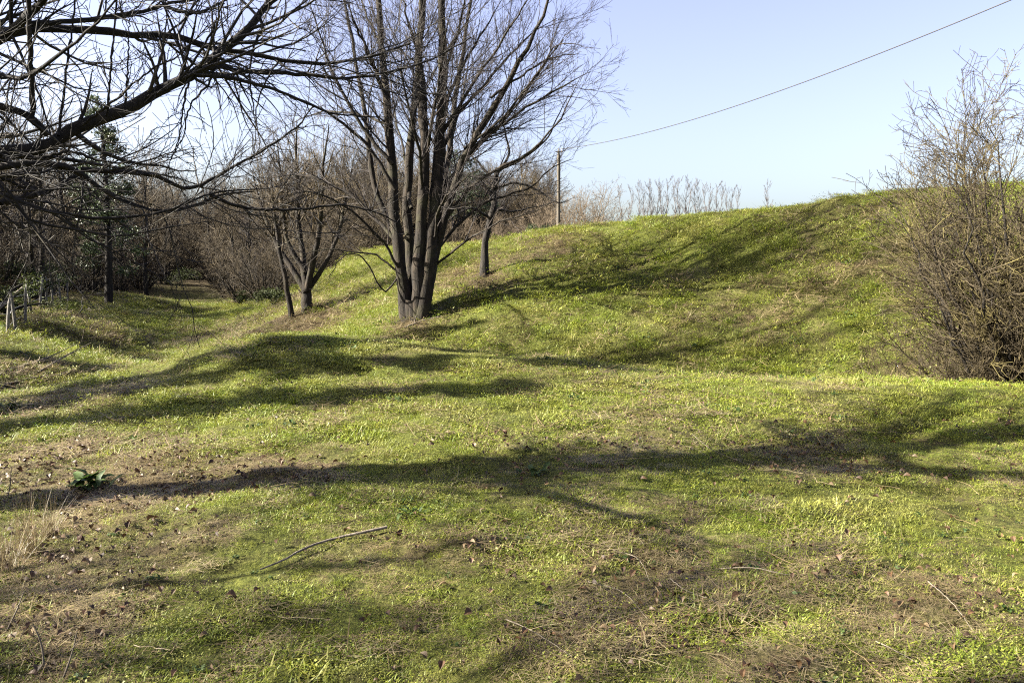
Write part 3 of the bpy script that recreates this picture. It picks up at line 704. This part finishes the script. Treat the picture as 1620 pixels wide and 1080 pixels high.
# ------------------------------------------------------------------ evergreens
def leaf_cards(rng, centers, radii, per, size, name='crown', flat=0.6):
    """many small bent leaf faces filling clumps"""
    n = len(centers) * per
    c = np.repeat(centers, per, 0); r = np.repeat(radii, per)[:, None]
    d = nrm(rng.normal(size=(n, 3))); p = c + d * r * rng.uniform(0.35, 1.05, (n, 1)) * np.array([1, 1, flat])
    a = nrm(rng.normal(size=(n, 3)) + np.array([0, 0, -.1])); b_ = nrm(np.cross(a, rng.normal(size=(n, 3))))
    L = size * rng.uniform(.6, 1.3, (n, 1)); W = L * 0.38
    up = np.cross(a, b_)
    v = np.stack([p, p + a * L * .5 + b_ * W * .5 + up * L * .1, p + a * L, p + a * L * .5 - b_ * W * .5 + up * L * .1], 1)
    Q = np.arange(n * 4).reshape(-1, 4)
    return mesh_of(name, v.reshape(-1, 3), Q, smooth=False)

def evergreen(name, label, loc, height, trunk_r, clumps, per, size, mat, seed, group=None, flat=.6):
    g = np.random.default_rng(seed); root = thing(name, label, 'tree', loc, group=group)
    t = np.linspace(0, 1, 8); P = np.stack([.15 * np.sin(3 * t), .1 * t, -.2 + (height + .0) * t], 1)
    tp_, tr_ = stems_from([(P, trunk_r * (1 - t * .93))], 12)
    obj('trunk', tubes_mesh('trunk', [(tp_, tr_, 8)]), M['bark_dark'], root)
    c = np.array([k[:3] for k in clumps]); r = np.array([k[3] for k in clumps])
    lp = []
    for k in clumps:
        z = max(0.25 * height, k[2] - 0.35 * math.hypot(k[0], k[1]) - .2)
        lp.append((np.array([[0, 0, z], [k[0] * .5, k[1] * .5, (z + k[2]) / 2 + .1], k[:3]]), np.array([.06, .04, .015])))
    bp_, br_ = stems_from(lp, 6)
    obj('branches', tubes_mesh('branches', [(bp_, br_, 4)]), M['bark_dark'], root)
    obj('crown', leaf_cards(g, c, r, per, size, flat=flat), mat, root)
    return root

g = np.random.default_rng(70)
def cone_clumps(h, z0, rb, n, rt=.3, cl=(.5, .9)):
    out = []
    for i in range(n):
        t = g.uniform(0, 1) ** .8; z = z0 + (h - z0) * t; rr = (rb * (1 - t) + rt) * g.uniform(.45, 1); a = g.uniform(0, 6.28)
        out.append((rr * math.cos(a), rr * math.sin(a), z, g.uniform(*cl) * (1.15 - .6 * t)))
    return out
for u, D, vt, rb, lab in [(172, 46, 150, 2.0, 'tall dark ivy-clad evergreen rising above the wood')]:
    x = (u - 810) / FPX * D; z = float(H(x, D)); h = at(u, vt, D)[2] - z
    evergreen('dark_evergreen', lab, (x, D, z - .05), h - .3, .25, cone_clumps(h, 1.0, rb, 46, .5), 150, .20, M['evergreen'], int(u))
for x, y, h, rb, lab in [(-12.2, 10.0, 10.5, .4, 'narrow ivy-clad shadow caster added beyond the left edge, nearer the near bank'), (-10.4, 8.6, 7.0, .22, 'short ivy-clad shadow caster added beyond the left edge'), (-15.0, 10.8, 11.5, .35, 'second narrow ivy-clad shadow caster added beyond the left edge'), (-17.2, 17.6, 11.5, .55, 'tall ivy-clad shadow caster added beyond the left edge beside the ditch'), (-16.2, 20.6, 10.0, .4, 'slim ivy-clad shadow caster added beyond the left edge, furthest from the near bank')]:  # unseen dense ivy columns, added to throw dark bands over bank and ditch
    z = float(H(x, y))
    evergreen('ivy_shadow_caster', lab, (x, y, z - .05), h - .2, .3, cone_clumps(h, .6, rb, 46, .3, (.3, .5)), 260, .16, M['ivy'], int(-x * 10), group='ivy-clad shadow casters added beyond the left edge')
x = (722 - 810) / FPX * 75; z = float(H(x, 75)); h = at(722, 236, 75)[2] - z
pc = [(0, 0, h - .6, 1.2), (1.0, .3, h - 1.2, 1.1), (-1.0, .2, h - 1.3, 1.1), (1.9, -.3, h - 2.4, 1.2), (.6, .8, h - 2.6, 1.2), (-.8, -.5, h - 2.8, 1.1), (2.6, .4, h - 3.8, 1.2), (.9, -.6, h - 4.2, 1.2), (-1.4, .5, h - 4.4, 1.1), (3.2, 0, h - 5.2, 1.1), (1.6, .6, h - 5.6, 1.2), (-.6, .2, h - 6., 1.2)]
evergreen('pine_tree', 'dark rounded pine showing between the big trunks and the crooked tree', (x, 75, z - .05), h - .5, .25, pc, 420, .24, M['evergreen'], 9, flat=.55)
for u, vt, D, w, lab in [(957, 347, 46, .55, 'low dark green bush on the crest right of the pole'), (1243, 321, 40, .35, 'tiny dark bush on the skyline of the rampart'), (853, 350, 55, .8, 'green bush beside the pole foot')]:
    x = (u - 810) / FPX * D; z = float(H(x, D)); zt = at(u, vt, D)[2]
    h = max(zt - z, .4)
    evergreen('evergreen_bush', lab, (x, D, z - .05), h * .7, .05, [(g.uniform(-w, w), g.uniform(-w, w), h * g.uniform(.35, .85), w * .55) for _ in range(10)], 160, .12, M['ivy'], int(u))['category'] = 'bush'
# ivy and evergreen scrub at the left edge of the ditch
for u, D, h, w, lab in [(8, 28, 1.5, 1.2, 'low yellow-green evergreen scrub by the fence'), (52, 34, 1.9, 1.3, 'ivy-covered scrub behind the fence posts'), (398, 46, 1.0, 1.0, 'ivy clump at the foot of the bushes right of the ditch'), (440, 38, .8, .9, 'pale leafy bramble clump beside the sapling'), (270, 70, 1.3, 2.0, 'green ivy glinting at the dark end of the ditch')]:
    x = (u - 810) / FPX * D; z = float(H(x, D))
    evergreen('ivy_scrub', lab, (x, D, z - .05), h * .7, .05, [(g.uniform(-w, w), g.uniform(-w, w), h * g.uniform(.2, .9), w * .4) for _ in range(14)], 130, .13, M['ivy'], int(u))['category'] = 'scrub'

# ------------------------------------------------------------------ pole and overhead cable
def tube_obj(name, pts, rad, mat, parent=None, sides=8, n=24, origin=(0, 0, 0)):
    P, R = resample(pts, n, rad); return obj(name, tubes_mesh(name, [(P[None], R[None], sides)], origin), mat, parent)

def box_v(c, s):
    c = np.array(c, float); s = np.array(s, float) / 2
    V = np.array([[x, y, z] for x in (-1, 1) for y in (-1, 1) for z in (-1, 1)]) * s + c
    Q = [[0, 1, 3, 2], [4, 6, 7, 5], [0, 4, 5, 1], [2, 3, 7, 6], [0, 2, 6, 4], [1, 5, 7, 3]]
    return V, np.array(Q)

def utility_pole(label, x, y, ztop):
    z = float(H(x, y)); h = ztop - z
    r = thing('utility_pole', label, 'pole', (x, y, z), group='poles carrying the cable')
    P = np.array([[0, 0, -.6], [0, 0, h * .5], [0, 0, h], [0, 0, h + .02]]); P2, R2 = resample(P, 10, [.15, .13, .11, .03])
    obj('post', tubes_mesh('post', [(P2[None], R2[None], 12)]), M['pole'], r)
    V, Q = box_v((0, -.13, h - .25), (.5, .06, .07)); obj('cross_arm', mesh_of('cross_arm', V, Q, smooth=False), M['pole'], r)
    P2, R2 = resample(np.array([[.2, -.13, h - .22], [.2, -.13, h - .16], [.2, -.13, h - .1], [.2, -.13, h - .04]]), 8, [.025, .045, .03, .045])
    obj('insulator', tubes_mesh('insulator', [(P2[None], R2[None], 10)]), M['porcelain'], r)
    V, Q = box_v((0, 0.0, h - .25), (.27, .3, .025)); obj('bracket', mesh_of('bracket', V, Q, smooth=False), M['metal'], r)
    return r
PT = at(884, 235, 60.0)
utility_pole('weathered wooden pole standing behind the rampart crest', PT[0], PT[1], PT[2])
Q2 = at(1580, 2, 25.0); dirw = (Q2 - PT); tpar = 1.55
P3 = PT + dirw * tpar; P3[2] = 10.9 + .9
utility_pole('wooden pole carrying the near end of the cable beyond the right edge', P3[0], P3[1], P3[2])
A = PT + np.array([.2, -.13, -.06]); Bq = P3 + np.array([.2, -.13, -.06])
# sag chosen so the cable passes through the photographed points
tq = 1 / tpar
def cable(t, s): return A + (Bq - A) * t + np.array([0, 0, -4 * s * t * (1 - t)])
pv = lambda p: 540 - FPX * (((p - EYE)[2] * math.cos(PITCH) + (p - EYE)[1] * math.sin(PITCH)) / ((p - EYE)[1] * math.cos(PITCH) - (p - EYE)[2] * math.sin(PITCH)))
best = min(np.linspace(0, 2.5, 251), key=lambda s: abs(pv(cable(tq, s)) - 2))
cp = np.array([cable(t, best) for t in np.linspace(0, 1, 40)])
tag(tube_obj('overhead_cable', cp, np.full(40, .021), M['cable'], None, 8, 80), 'single dark overhead cable sagging across the sky from the pole', 'cable')

# ------------------------------------------------------------------ fence at the far left
fr = hit(28, 506); fence = thing('post_fence', 'row of crooked weathered fence posts at the left beside the ditch', 'fence', fr)
tops = []
rf = np.random.default_rng(12)
for u, D in [(-14, 23.0), (8, 24.5), (24, 26.2), (38, 28), (50, 30), (62, 32), (74, 34.2), (84, 36.5), (96, 39), (108, 41.5)]:
    x = (u - 810) / FPX * D; z = float(H(x, D)); lean = rf.normal(size=2) * .09; h = rf.uniform(1.15, 1.4)
    P = np.array([[x, D, z - .3], [x + lean[0] * .5, D + lean[1] * .5, z + h * .5], [x + lean[0], D + lean[1], z + h], [x + lean[0], D + lean[1], z + h + .02]])
    tube_obj('post', P, [.05, .048, .042, .012], M['post'], fence, 7, 8, fr); tops.append(P)
for hgt in (.3, .62, .92):
    pts = np.array([p[0] + (p[2] - p[0]) * ((.3 + hgt) / 1.4) for p in tops])
    tube_obj('wire', pts, np.full(len(pts), .006), M['metal'], fence, 4, 30, fr)

# ------------------------------------------------------------------ fallen branches, sticks and dead stems lying about
def lying(name, label, pts, r0, r1, mat, cat, lift=.02, twigs=0, seed=0, group=None):
    """a stick through ground points seen at the given pixels; extra third value raises it above the ground"""
    G = []
    for p in pts:
        q = hit(p[0], p[1]); q[2] += lift + (p[2] if len(p) > 2 else 0); G.append(q)
    G = np.array(G); o = G[0].copy(); n = len(G)
    P, R = resample(G, 18, np.linspace(r0, r1, n)); gg = np.random.default_rng(seed)
    P[1:] += gg.normal(size=P[1:].shape) * min(r0, .01) * .35
    root = thing(name, label, cat, o, group=group)
    obj('shaft', tubes_mesh('shaft', [(P[None], R[None], 7)], o), mat, root)
    if twigs:
        tP_, tR_ = spawn(gg, P[None], R[None], twigs, .2, 1, (25, 60), (.15, .35), 5, .6, .12, .03, r1 * .5, .3)
        obj('twigs', tubes_mesh('twigs', [(tP_, tR_, 4)], o), mat, root)
    return root
lying('fallen_branch', 'long pale fallen stick lying on the near grass', [(412, 908), (450, 893), (475, 878), (520, 862), (570, 850), (612, 841)], .005, .0105, M['stick'], 'branch', .03, 0, 1)
lying('fallen_branch', 'grey broken branch leaning at the far left by the fence', [(-30, 520, .2), (8, 505, .5), (40, 498, .95)], .10, .06, M['stick'], 'branch', .05, 0, 2)
lying('fallen_branch', 'thin dead branch propped at the left side of the ditch', [(60, 592, .02), (100, 582, .25), (145, 572, .5)], .03, .008, M['stick'], 'branch', .02, .8, 3)
lying('fallen_branch', 'dark forked branch lying below the fence', [(10, 590, .02), (70, 578, .15), (120, 566, .35)], .028, .008, M['stick'], 'branch', .02, .8, 4)
lying('fallen_branch', 'dead branch lying on leaf litter at the left edge', [(0, 612), (50, 603, .05), (95, 600, .1)], .03, .012, M['stick'], 'branch', .02, .8, 5)
lying('fallen_branch', 'small dead branch lying at the foot of the big trunks', [(640, 520), (668, 512, .05), (700, 505, .05)], .03, .01, M['stick'], 'branch', .03, 2, 6)
thin = [([(1135, 905), (1190, 908), (1260, 915), (1330, 906), (1395, 890)], 'curved thin dead stem across the shaded grass right of centre'),
        ([(930, 925), (985, 948), (1025, 985)], 'straight dead stem in the straw patch at lower centre'),
        ([(970, 875), (1010, 895), (1030, 930)], 'short bent dead stem above the straw patch'),
        ([(1060, 920), (1085, 945), (1130, 955)], 'forked dead stem right of the straw patch'),
        ([(1468, 925), (1505, 965), (1540, 1005)], 'straight dead stem near the lower right corner'),
        ([(800, 985), (850, 1015), (905, 1045)], 'thin straw-coloured stem at bottom centre'),
        ([(1385, 1020), (1430, 1050), (1480, 1075)], 'pale bent stem at the lower right'),
        ([(1095, 690), (1130, 720), (1190, 740)], 'thin stem on the sunlit grass right of centre'),
        ([(935, 650), (948, 665), (960, 672)], 'short pale stem on the sunlit slope')]
for i, (pts, lab) in enumerate(thin):
    lying('dead_grass_stem', lab, [(u, v, .012 + .02 * (k % 2)) for k, (u, v) in enumerate(pts)], .0028, .0012, M['stick'], 'stem', .008, 0, 20 + i, 'dead stems on the grass')

# upright dead stalks at the near left
for i, (u, v, u2, v2, lab) in enumerate([(8, 800, 18, 738, 'upright thin dead stalk at the left edge above the dry tuft'), (95, 1075, 122, 998, 'leaning dark dead stalk in the lower left corner'), (70, 1060, 52, 985, 'paler dead stalk left of the dark leaning one'), (5, 1000, 38, 935, 'slanting dead stalk at the left edge low down')]):
    q = hit(u, v); t = at(u2, v2, q[1]); o = q.copy()
    st = thing('dead_stalk', lab, 'stalk', o, group='upright dead stalks at the left')
    tube_obj('shaft', np.array([q - [0, 0, .03], (q + t) / 2 + [.008, .01, 0], t]), [.005, .004, .002], M['stick'], st, 6, 10, o)
    tube_obj('twig', np.array([q * .4 + t * .6, q * .3 + t * .7 + [.02, 0, .01], q * .2 + t * .8 + [.05, .01, .03]]), [.0022, .0018, .001], M['stick'], st, 5, 6, o)

# ------------------------------------------------------------------ leafy plants on the near grass
def leaf_mesh(L, W, droop, seed):
    gg = np.random.default_rng(seed); n = 8; t = np.linspace(0, 1, n)
    w = W * np.sin(np.pi * np.clip(t * .93 + .07, 0, 1)) ** .8 * (1 - .25 * t); z = L * (.55 * t - droop * t * t)
    x = L * t; wave = .06 * W * np.sin(t * 14 + gg.uniform(0, 6))
    V = np.concatenate([np.stack([x, -w / 2, z + .18 * w + wave], 1), np.stack([x, 0 * w, z], 1), np.stack([x, w / 2, z + .18 * w - wave], 1)])
    Q = [[r * n + i, r * n + i + 1, (r + 1) * n + i + 1, (r + 1) * n + i] for r in (0, 1) for i in range(n - 1)]
    return mesh_of('leaf', V, Q)
leafs = [leaf_mesh(.17, .06, .45, 1), leaf_mesh(.14, .055, .7, 2), leaf_mesh(.11, .045, .3, 3)]
for m_ in leafs: m_.materials.append(M['dock'])
for u, v, n, s, lab in [(145, 775, 26, 1.5, 'dark green leafy clump on bare earth at the left'), (845, 752, 13, .75, 'small dark leafy rosette in the shaded grass at centre'), (652, 815, 12, .7, 'small leafy rosette above the fallen stick'), (15, 650, 16, 1.2, 'leafy green plant at the far left beside leaf litter'), (1250, 690, 9, .5, 'tiny leafy rosette on the sunlit slope')]:
    q = hit(u, v); pl = thing('leafy_plant', lab, 'plant', q, group='leafy plants on the grass', scale=s); gg = np.random.default_rng(u)
    for k in range(n):
        o = bpy.data.objects.new('leaf', leafs[k % 3]); COL.objects.link(o); o.parent = pl
        a = k * 2.4 + gg.uniform(-.3, .3); o.rotation_euler = (gg.uniform(-.3, .3), gg.uniform(-.7, .15), a)
        o.location = (gg.normal() * .05 + .02 * math.cos(a), gg.normal() * .035, gg.uniform(0, .05)); sc = gg.uniform(.6, 1.15); o.scale = (sc,) * 3

# ------------------------------------------------------------------ grass, straw and leaf litter (uncountable: one object each)
def blades(rng, n, rad, h, w, lean, segs=2, droop=.5, flat=0.0):
    """n tapered bent blades within a disc"""
    a = rng.uniform(0, 2 * math.pi, n); r = rad * np.sqrt(rng.uniform(0, 1, n))
    base = np.stack([r * np.cos(a), r * np.sin(a), np.full(n, -.008)], 1)
    b_ = rng.uniform(0, 2 * math.pi, n); dirh = np.stack([np.cos(b_), np.sin(b_), np.zeros(n)], 1)
    side = np.stack([-np.sin(b_), np.cos(b_), np.zeros(n)], 1)
    tw = rng.uniform(-1, 1, n)[:, None]; side = nrm(side + dirh * tw)
    L = rng.uniform(*h, n)[:, None]; le = rng.uniform(*lean, n)[:, None]; W = rng.uniform(*w, n)[:, None]
    t = np.linspace(0, 1, segs + 1)
    V = []
    for k, q in enumerate(t):
        ang = le * (1 + droop * q)
        p = base + L * q * (np.sin(ang) * dirh + np.cos(ang) * np.array([0, 0, 1.0])) 
        p[:, 2] = np.maximum(p[:, 2], -.005 + flat)
        ww = W * (1 - q) ** .6 * .5 + .0002
        V += [p - side * ww, p + side * ww]
    V = np.stack(V, 1).reshape(-1, 3); m_ = 2 * (segs + 1)
    o = (np.arange(n) * m_)[:, None, None]; k = (np.arange(segs) * 2)[None, :, None]
    Q = (o + k + np.array([0, 1, 3, 2])[None, None]).reshape(-1, 4)
    return V, Q

def leaflets(rng, n, rad, size, hz):
    a = rng.uniform(0, 2 * math.pi, n); r = rad * np.sqrt(rng.uniform(0, 1, n))
    p = np.stack([r * np.cos(a), r * np.sin(a), rng.uniform(*hz, n)], 1)
    u = nrm(rng.normal(size=(n, 3)) * np.array([1, 1, .45])); w = nrm(np.cross(u, np.array([0, 0, 1.]) + rng.normal(size=(n, 3)) * .45))
    s = rng.uniform(*size, n)[:, None]
    V = np.stack([p, p + u * s * .5 + w * s * .36, p + u * s + np.array([0, 0, -.1]) * s, p + u * s * .5 - w * s * .36], 1).reshape(-1, 3)
    return V, np.arange(n * 4).reshape(-1, 4)

PROTO = bpy.data.collections.new('tuft_library')
def make_proto_set(name, parts):
    c = bpy.data.collections.new(name); PROTO.children.link(c)
    for i, (V, Q, mat) in enumerate(parts):
        me = mesh_of(f'{name}_{i:02d}', V, Q, smooth=False); me.materials.append(mat)
        o = bpy.data.objects.new(f'{name}_{i:02d}', me); c.objects.link(o)
    return c

def instancer(name, pts, rot, scl, idx, coll, label, cat):
    me = bpy.data.meshes.new(name); n = len(pts); me.vertices.add(n); me.vertices.foreach_set('co', np.asarray(pts, np.float32).ravel())
    a = me.attributes.new('rot', 'FLOAT_VECTOR', 'POINT'); a.data.foreach_set('vector', np.asarray(rot, np.float32).ravel())
    a = me.attributes.new('scl', 'FLOAT', 'POINT'); a.data.foreach_set('value', np.asarray(scl, np.float32))
    a = me.attributes.new('idx', 'INT', 'POINT'); a.data.foreach_set('value', np.asarray(idx, np.int32))
    o = obj(name, me); tag(o, label, cat, kind='stuff')
    ng = bpy.data.node_groups.new(name, 'GeometryNodeTree')
    ng.interface.new_socket('Geometry', in_out='INPUT', socket_type='NodeSocketGeometry'); ng.interface.new_socket('Geometry', in_out='OUTPUT', socket_type='NodeSocketGeometry')
    N = ng.nodes; Lk = ng.links
    gi = N.new('NodeGroupInput'); go = N.new('NodeGroupOutput'); iop = N.new('GeometryNodeInstanceOnPoints')
    ci = N.new('GeometryNodeCollectionInfo'); ci.inputs['Collection'].default_value = coll; ci.inputs['Separate Children'].default_value = True; ci.inputs['Reset Children'].default_value = True
    def na(nm, ty):
        x = N.new('GeometryNodeInputNamedAttribute'); x.data_type = ty; x.inputs[0].default_value = nm; return x.outputs[0]
    e2r = N.new('FunctionNodeEulerToRotation'); Lk.new(na('rot', 'FLOAT_VECTOR'), e2r.inputs[0])
    iop.inputs['Pick Instance'].default_value = True
    Lk.new(gi.outputs[0], iop.inputs['Points']); Lk.new(ci.outputs[0], iop.inputs['Instance'])
    Lk.new(na('idx', 'INT'), iop.inputs['Instance Index']); Lk.new(e2r.outputs[0], iop.inputs['Rotation']); Lk.new(na('scl', 'FLOAT'), iop.inputs['Scale'])
    Lk.new(iop.outputs[0], go.inputs[0])
    md = o.modifiers.new('scatter', 'NODES'); md.node_group = ng
    return o

def scatter(rng, dens, y0, y1, mx=.74, pad=1.2):
    """random ground points over the wedge in front of the camera"""
    W = mx * y1 + pad; n = int(dens * 2 * W * (y1 - y0))
    x = rng.uniform(-W, W, n); y = rng.uniform(y0, y1, n); k = np.abs(x) < mx * y + pad
    return x[k], y[k]

def ground_pts(x, y, eps=.12):
    z = H(x, y); gx = (H0(x + eps, y) - H0(x - eps, y)) / (2 * eps); gy = (H0(x, y + eps) - H0(x, y - eps)) / (2 * eps)
    return np.stack([x, y, z], 1), gx, gy

def tilt_rot(rng, gx, gy, spin=True):
    n = len(gx); # small tilts: rotate about x by slope in y, about y by -slope in x, after a spin about z handled with meshes spun randomly
    return np.stack([np.arctan(gy), -np.arctan(gx), rng.uniform(0, 2 * math.pi, n) if spin else np.zeros(n)], 1)

rg = np.random.default_rng(101)
def set_near():
    P = []
    for i in range(4): P.append((*blades(rg, 76, .12, (.012, .036), (.0028, .0055), (.3, 1.4)), M['grass']))
    for i in range(2): P.append((*blades(rg, 50, .09, (.03, .06), (.003, .005), (.3, 1.2), 3), M['grass']))
    for i in range(2): P.append((*leaflets(rg, 90, .11, (.005, .012), (.0, .022)), M['moss']))
    for i in range(3): P.append((*blades(rg, 30, .12, (.05, .17), (.002, .004), (1.1, 1.55), 3, .12, .012), M['straw']))
    for i in range(2): P.append((*blades(rg, 60, .045, (.035, .075), (.003, .005), (.3, 1.35), 3, .7), M['grass']))
    for i in range(2): P.append((*leaflets(rg, 14, .045, (.018, .036), (.005, .025)), M['dock']))
    return make_proto_set('near_tuft', P)
def set_mid():
    P = []
    for i in range(4): P.append((*blades(rg, 130, .2, (.014, .042), (.004, .0075), (.3, 1.4)), M['grass']))
    for i in range(2): P.append((*blades(rg, 70, .15, (.035, .07), (.004, .007), (.2, 1.1), 2), M['grass']))
    for i in range(2): P.append((*leaflets(rg, 110, .2, (.008, .018), (.0, .03)), M['moss']))
    for i in range(3): P.append((*blades(rg, 30, .2, (.07, .2), (.004, .008), (1.0, 1.55), 2, .12, .015), M['straw']))
    for i in range(2): P.append((*blades(rg, 60, .07, (.05, .12), (.006, .009), (.3, 1.3), 3, .7), M['grass']))
    for i in range(2): P.append((*leaflets(rg, 16, .07, (.03, .06), (.005, .035)), M['dock']))
    return make_proto_set('mid_tuft', P)
def set_far():
    P = []
    for i in range(4): P.append((*blades(rg, 120, .36, (.03, .08), (.007, .014), (.3, 1.35)), M['grass']))
    for i in range(2): P.append((*blades(rg, 80, .28, (.06, .12), (.007, .013), (.2, 1.1), 2), M['grass']))
    for i in range(2): P.append((*leaflets(rg, 150, .36, (.012, .026), (.0, .035)), M['moss']))
    for i in range(3): P.append((*blades(rg, 34, .34, (.1, .28), (.008, .014), (.8, 1.5), 2, .12, .02), M['straw']))
    for i in range(2): P.append((*blades(rg, 80, .12, (.09, .18), (.007, .012), (.25, 1.2), 3, .7), M['grass']))
    for i in range(2): P.append((*leaflets(rg, 20, .15, (.05, .09), (.005, .05)), M['dock']))
    return make_proto_set('far_tuft', P)

def lay(rng, x, y, coll, name, label, s0, s1, tall=.12):
    d = dryness(x, y); n = len(x)
    patch = vnoise(x / .9, y / .9, 41) + .6 * vnoise(x / .3, y / .3, 42); lush = vnoise(x / 1.7, y / 1.7, 43)
    q = rng.uniform(0, 1, n)
    pstraw = np.clip(.08 + .55 * d + .5 * patch, .02, .85)
    pmoss = np.clip(.22 - .25 * lush, .03, .5) * (1 - d * .6); ptall = np.clip(tall * .6 + .4 * lush, 0, .3) * (1 - d)
    idx = np.where(q < pstraw, 8 + rng.integers(0, 3, n), np.where(q < pstraw + pmoss, 6 + rng.integers(0, 2, n), np.where(q < pstraw + pmoss + ptall, 4 + rng.integers(0, 2, n), rng.integers(0, 4, n))))
    r2 = rng.uniform(0, 1, n); clump = vnoise(x / .55, y / .55, 45)
    idx = np.where((r2 < .008 + .06 * np.clip(clump, 0, 1)) & (d < .6), 11 + rng.integers(0, 2, n), idx); idx = np.where((r2 > .992) & (d < .8), 13 + rng.integers(0, 2, n), idx)
    bare = vnoise(x / .35, y / .35, 46) + .7 * vnoise(x / 1.1, y / 1.1, 47)
    keep = (rng.uniform(0, 1, n) > d * .45 * (idx < 8)) & (rng.uniform(0, 1, n) > np.clip(bare * 1.1, 0, .75) * (idx < 8))
    x, y, idx = x[keep], y[keep], idx[keep]; n = len(x)
    hgt = np.clip(1 + 1.1 * vnoise(x / .5, y / .5, 48) + .6 * vnoise(x / .22, y / .22, 49), .5, 1.8); hgt = np.where(idx >= 11, np.clip(hgt, .6, 1.05), hgt)
    p, gx, gy = ground_pts(x, y)
    instancer(name, p, tilt_rot(rng, gx, gy), rng.uniform(s0, s1, n) * hgt, idx, coll, label, 'grass')

x, y = scatter(rg, 400, 1.9, 7.5); lay(rg, x, y, set_near(), 'near_grass', 'short mossy grass and straw of the near bank', .75, 1.3)
x, y = scatter(rg, 125, 7.5, 17.5); lay(rg, x, y, set_mid(), 'bank_grass', 'short grass over the middle of the bank and ditch', .8, 1.4)
x, y = scatter(rg, 36, 17, 62); ww = sstep(-15, -24, x + .22 * (y - 30) * (y > 30)); k = rg.uniform(0, 1, len(x)) > ww * .8; x, y = x[k], y[k]
lay(rg, x, y, set_far(), 'rampart_grass', 'tussocky grass over the far rampart slope and ditch', .7, 1.5, .2)

# dead leaves
def curled_leaf(rng):
    n = 6; t = np.linspace(0, 1, n); L = 1.0; w = .34 * np.sin(np.pi * np.clip(t * .96 + .02, 0, 1)); z = .22 * np.sin(t * 3.1) * rng.uniform(.3, 1.4) ; c = rng.uniform(.2, 1.2)
    V = np.concatenate([np.stack([t - .5, -w, z + c * w], 1), np.stack([t - .5, 0 * w, z], 1), np.stack([t - .5, w, z + c * w * rng.uniform(.3, 1.2)], 1)])
    Q = [[r * n + i, r * n + i + 1, (r + 1) * n + i + 1, (r + 1) * n + i] for r in (0, 1) for i in range(n - 1)]
    return V, np.array(Q), M['dead_leaf']
lc = make_proto_set('dead_leaf', [curled_leaf(rg) for _ in range(5)])
xs, ys = [], []
for dn, a, b_ in ((170, 1.9, 8), (55, 8, 20), (10, 20, 45)):
    x, y = scatter(rg, dn, a, b_); d = dryness(x, y); k = rg.uniform(0, 1, len(x)) < np.clip(.10 + .9 * d + .5 * vnoise(x / .8, y / .8, 61), .05, 1); xs.append(x[k]); ys.append(y[k])
x, y = np.concatenate(xs), np.concatenate(ys); p, gx, gy = ground_pts(x, y); n = len(x); p[:, 2] += rg.uniform(.008, .045, n)
rot = np.stack([rg.normal(size=n) * .4, rg.normal(size=n) * .4, rg.uniform(0, 6.28, n)], 1)
instancer('leaf_litter', p, rot, rg.uniform(.014, .05, n) * (1 + .035 * y), rg.integers(0, 5, n), lc, 'curled brown dead leaves strewn over the grass', 'leaves')

# loose dead stems too many to count
def long_stem(rng):
    P = np.cumsum(np.vstack([[0, 0, 0], np.stack([np.full(6, 1 / 6), rng.normal(size=6) * .035, rng.normal(size=6) * .02], 1)]), 0)
    V, Q = tube_arrays(P[None], np.linspace(.006, .0025, 7)[None], 3); return V, Q, M['straw']
sc_ = make_proto_set('long_stem', [long_stem(rg) for _ in range(6)])
x, y = scatter(rg, 14, 1.9, 13); d = dryness(x, y); k = rg.uniform(0, 1, len(x)) < .25 + .75 * d; x, y = x[k], y[k]; n = len(x)
p, gx, gy = ground_pts(x, y); p[:, 2] += rg.uniform(.02, .05, n)
instancer('dead_stem_litter', p, np.stack([np.arctan(gy) + rg.normal(size=n) * .08, -np.arctan(gx) + rg.normal(size=n) * .12, rg.uniform(0, 6.28, n)], 1), rg.uniform(.12, .42, n), rg.integers(0, 6, n), sc_, 'thin pale dead stems littering the near grass', 'stems')

# dry tussocks at the near left
tc_ = [blades(rg, 120, .07, (.18, .48), (.002, .0035), (.02, .55), 4, .6) for _ in range(2)]
for i, (u, v, s, lab) in enumerate([(45, 880, 1.0, 'tall dry tan grass tuft at the near left'), (80, 850, .7, 'shorter dry grass tuft right of the tall tan tuft'), (15, 905, .8, 'dry grass tuft at the very left edge')]):
    q = hit(u, v); V, Q = tc_[i % 2]; me = mesh_of('dry_tussock', V, Q, smooth=False); o = obj('dry_tussock', me, M['straw']); o.location = q; o.rotation_euler = (0, 0, i * 2.); o.scale = (s,) * 3
    tag(o, lab, 'grass tuft', 'dry grass tufts at the near left')

# the far mass of the wood behind the edge trees
wl_ = bpy.data.collections.new('wood_mass_library'); PROTO.children.link(wl_)
for src in (wood_a, wood_b, wood_c, brush_a, brush_b):
    for ch in src.children:
        if ch.name.startswith('crown'):
            o = bpy.data.objects.new(f'mass_{len(wl_.objects):02d}', ch.data); wl_.objects.link(o)
rw = np.random.default_rng(77); n = 1700
x = rw.uniform(-80, 4, n); y = rw.uniform(32, 112, n)
k = (((x < np.where(y < 60, -0.58 * y - 3.5, -.53 * y - 2.8)) & (x > -.75 * y - 6)) | (y > 76) | ((x > -.31 * y) & (x < -.16 * y) & (y > 54))); x, y = x[k], y[k]; n = len(x)
p, gx, gy = ground_pts(x, y); idx = rw.choice(5, n, p=[.15, .18, .15, .26, .26])
instancer('wood_undergrowth', p, np.stack([np.zeros(n), np.zeros(n), rw.uniform(0, 6.28, n)], 1), np.where(idx < 3, np.where(y > 60, rw.uniform(.75, 1.15, n), rw.uniform(.6, .95, n)), rw.uniform(.9, 1.5, n)), idx, wl_, 'brown leafless mass of the wood behind the ditch', 'woodland')
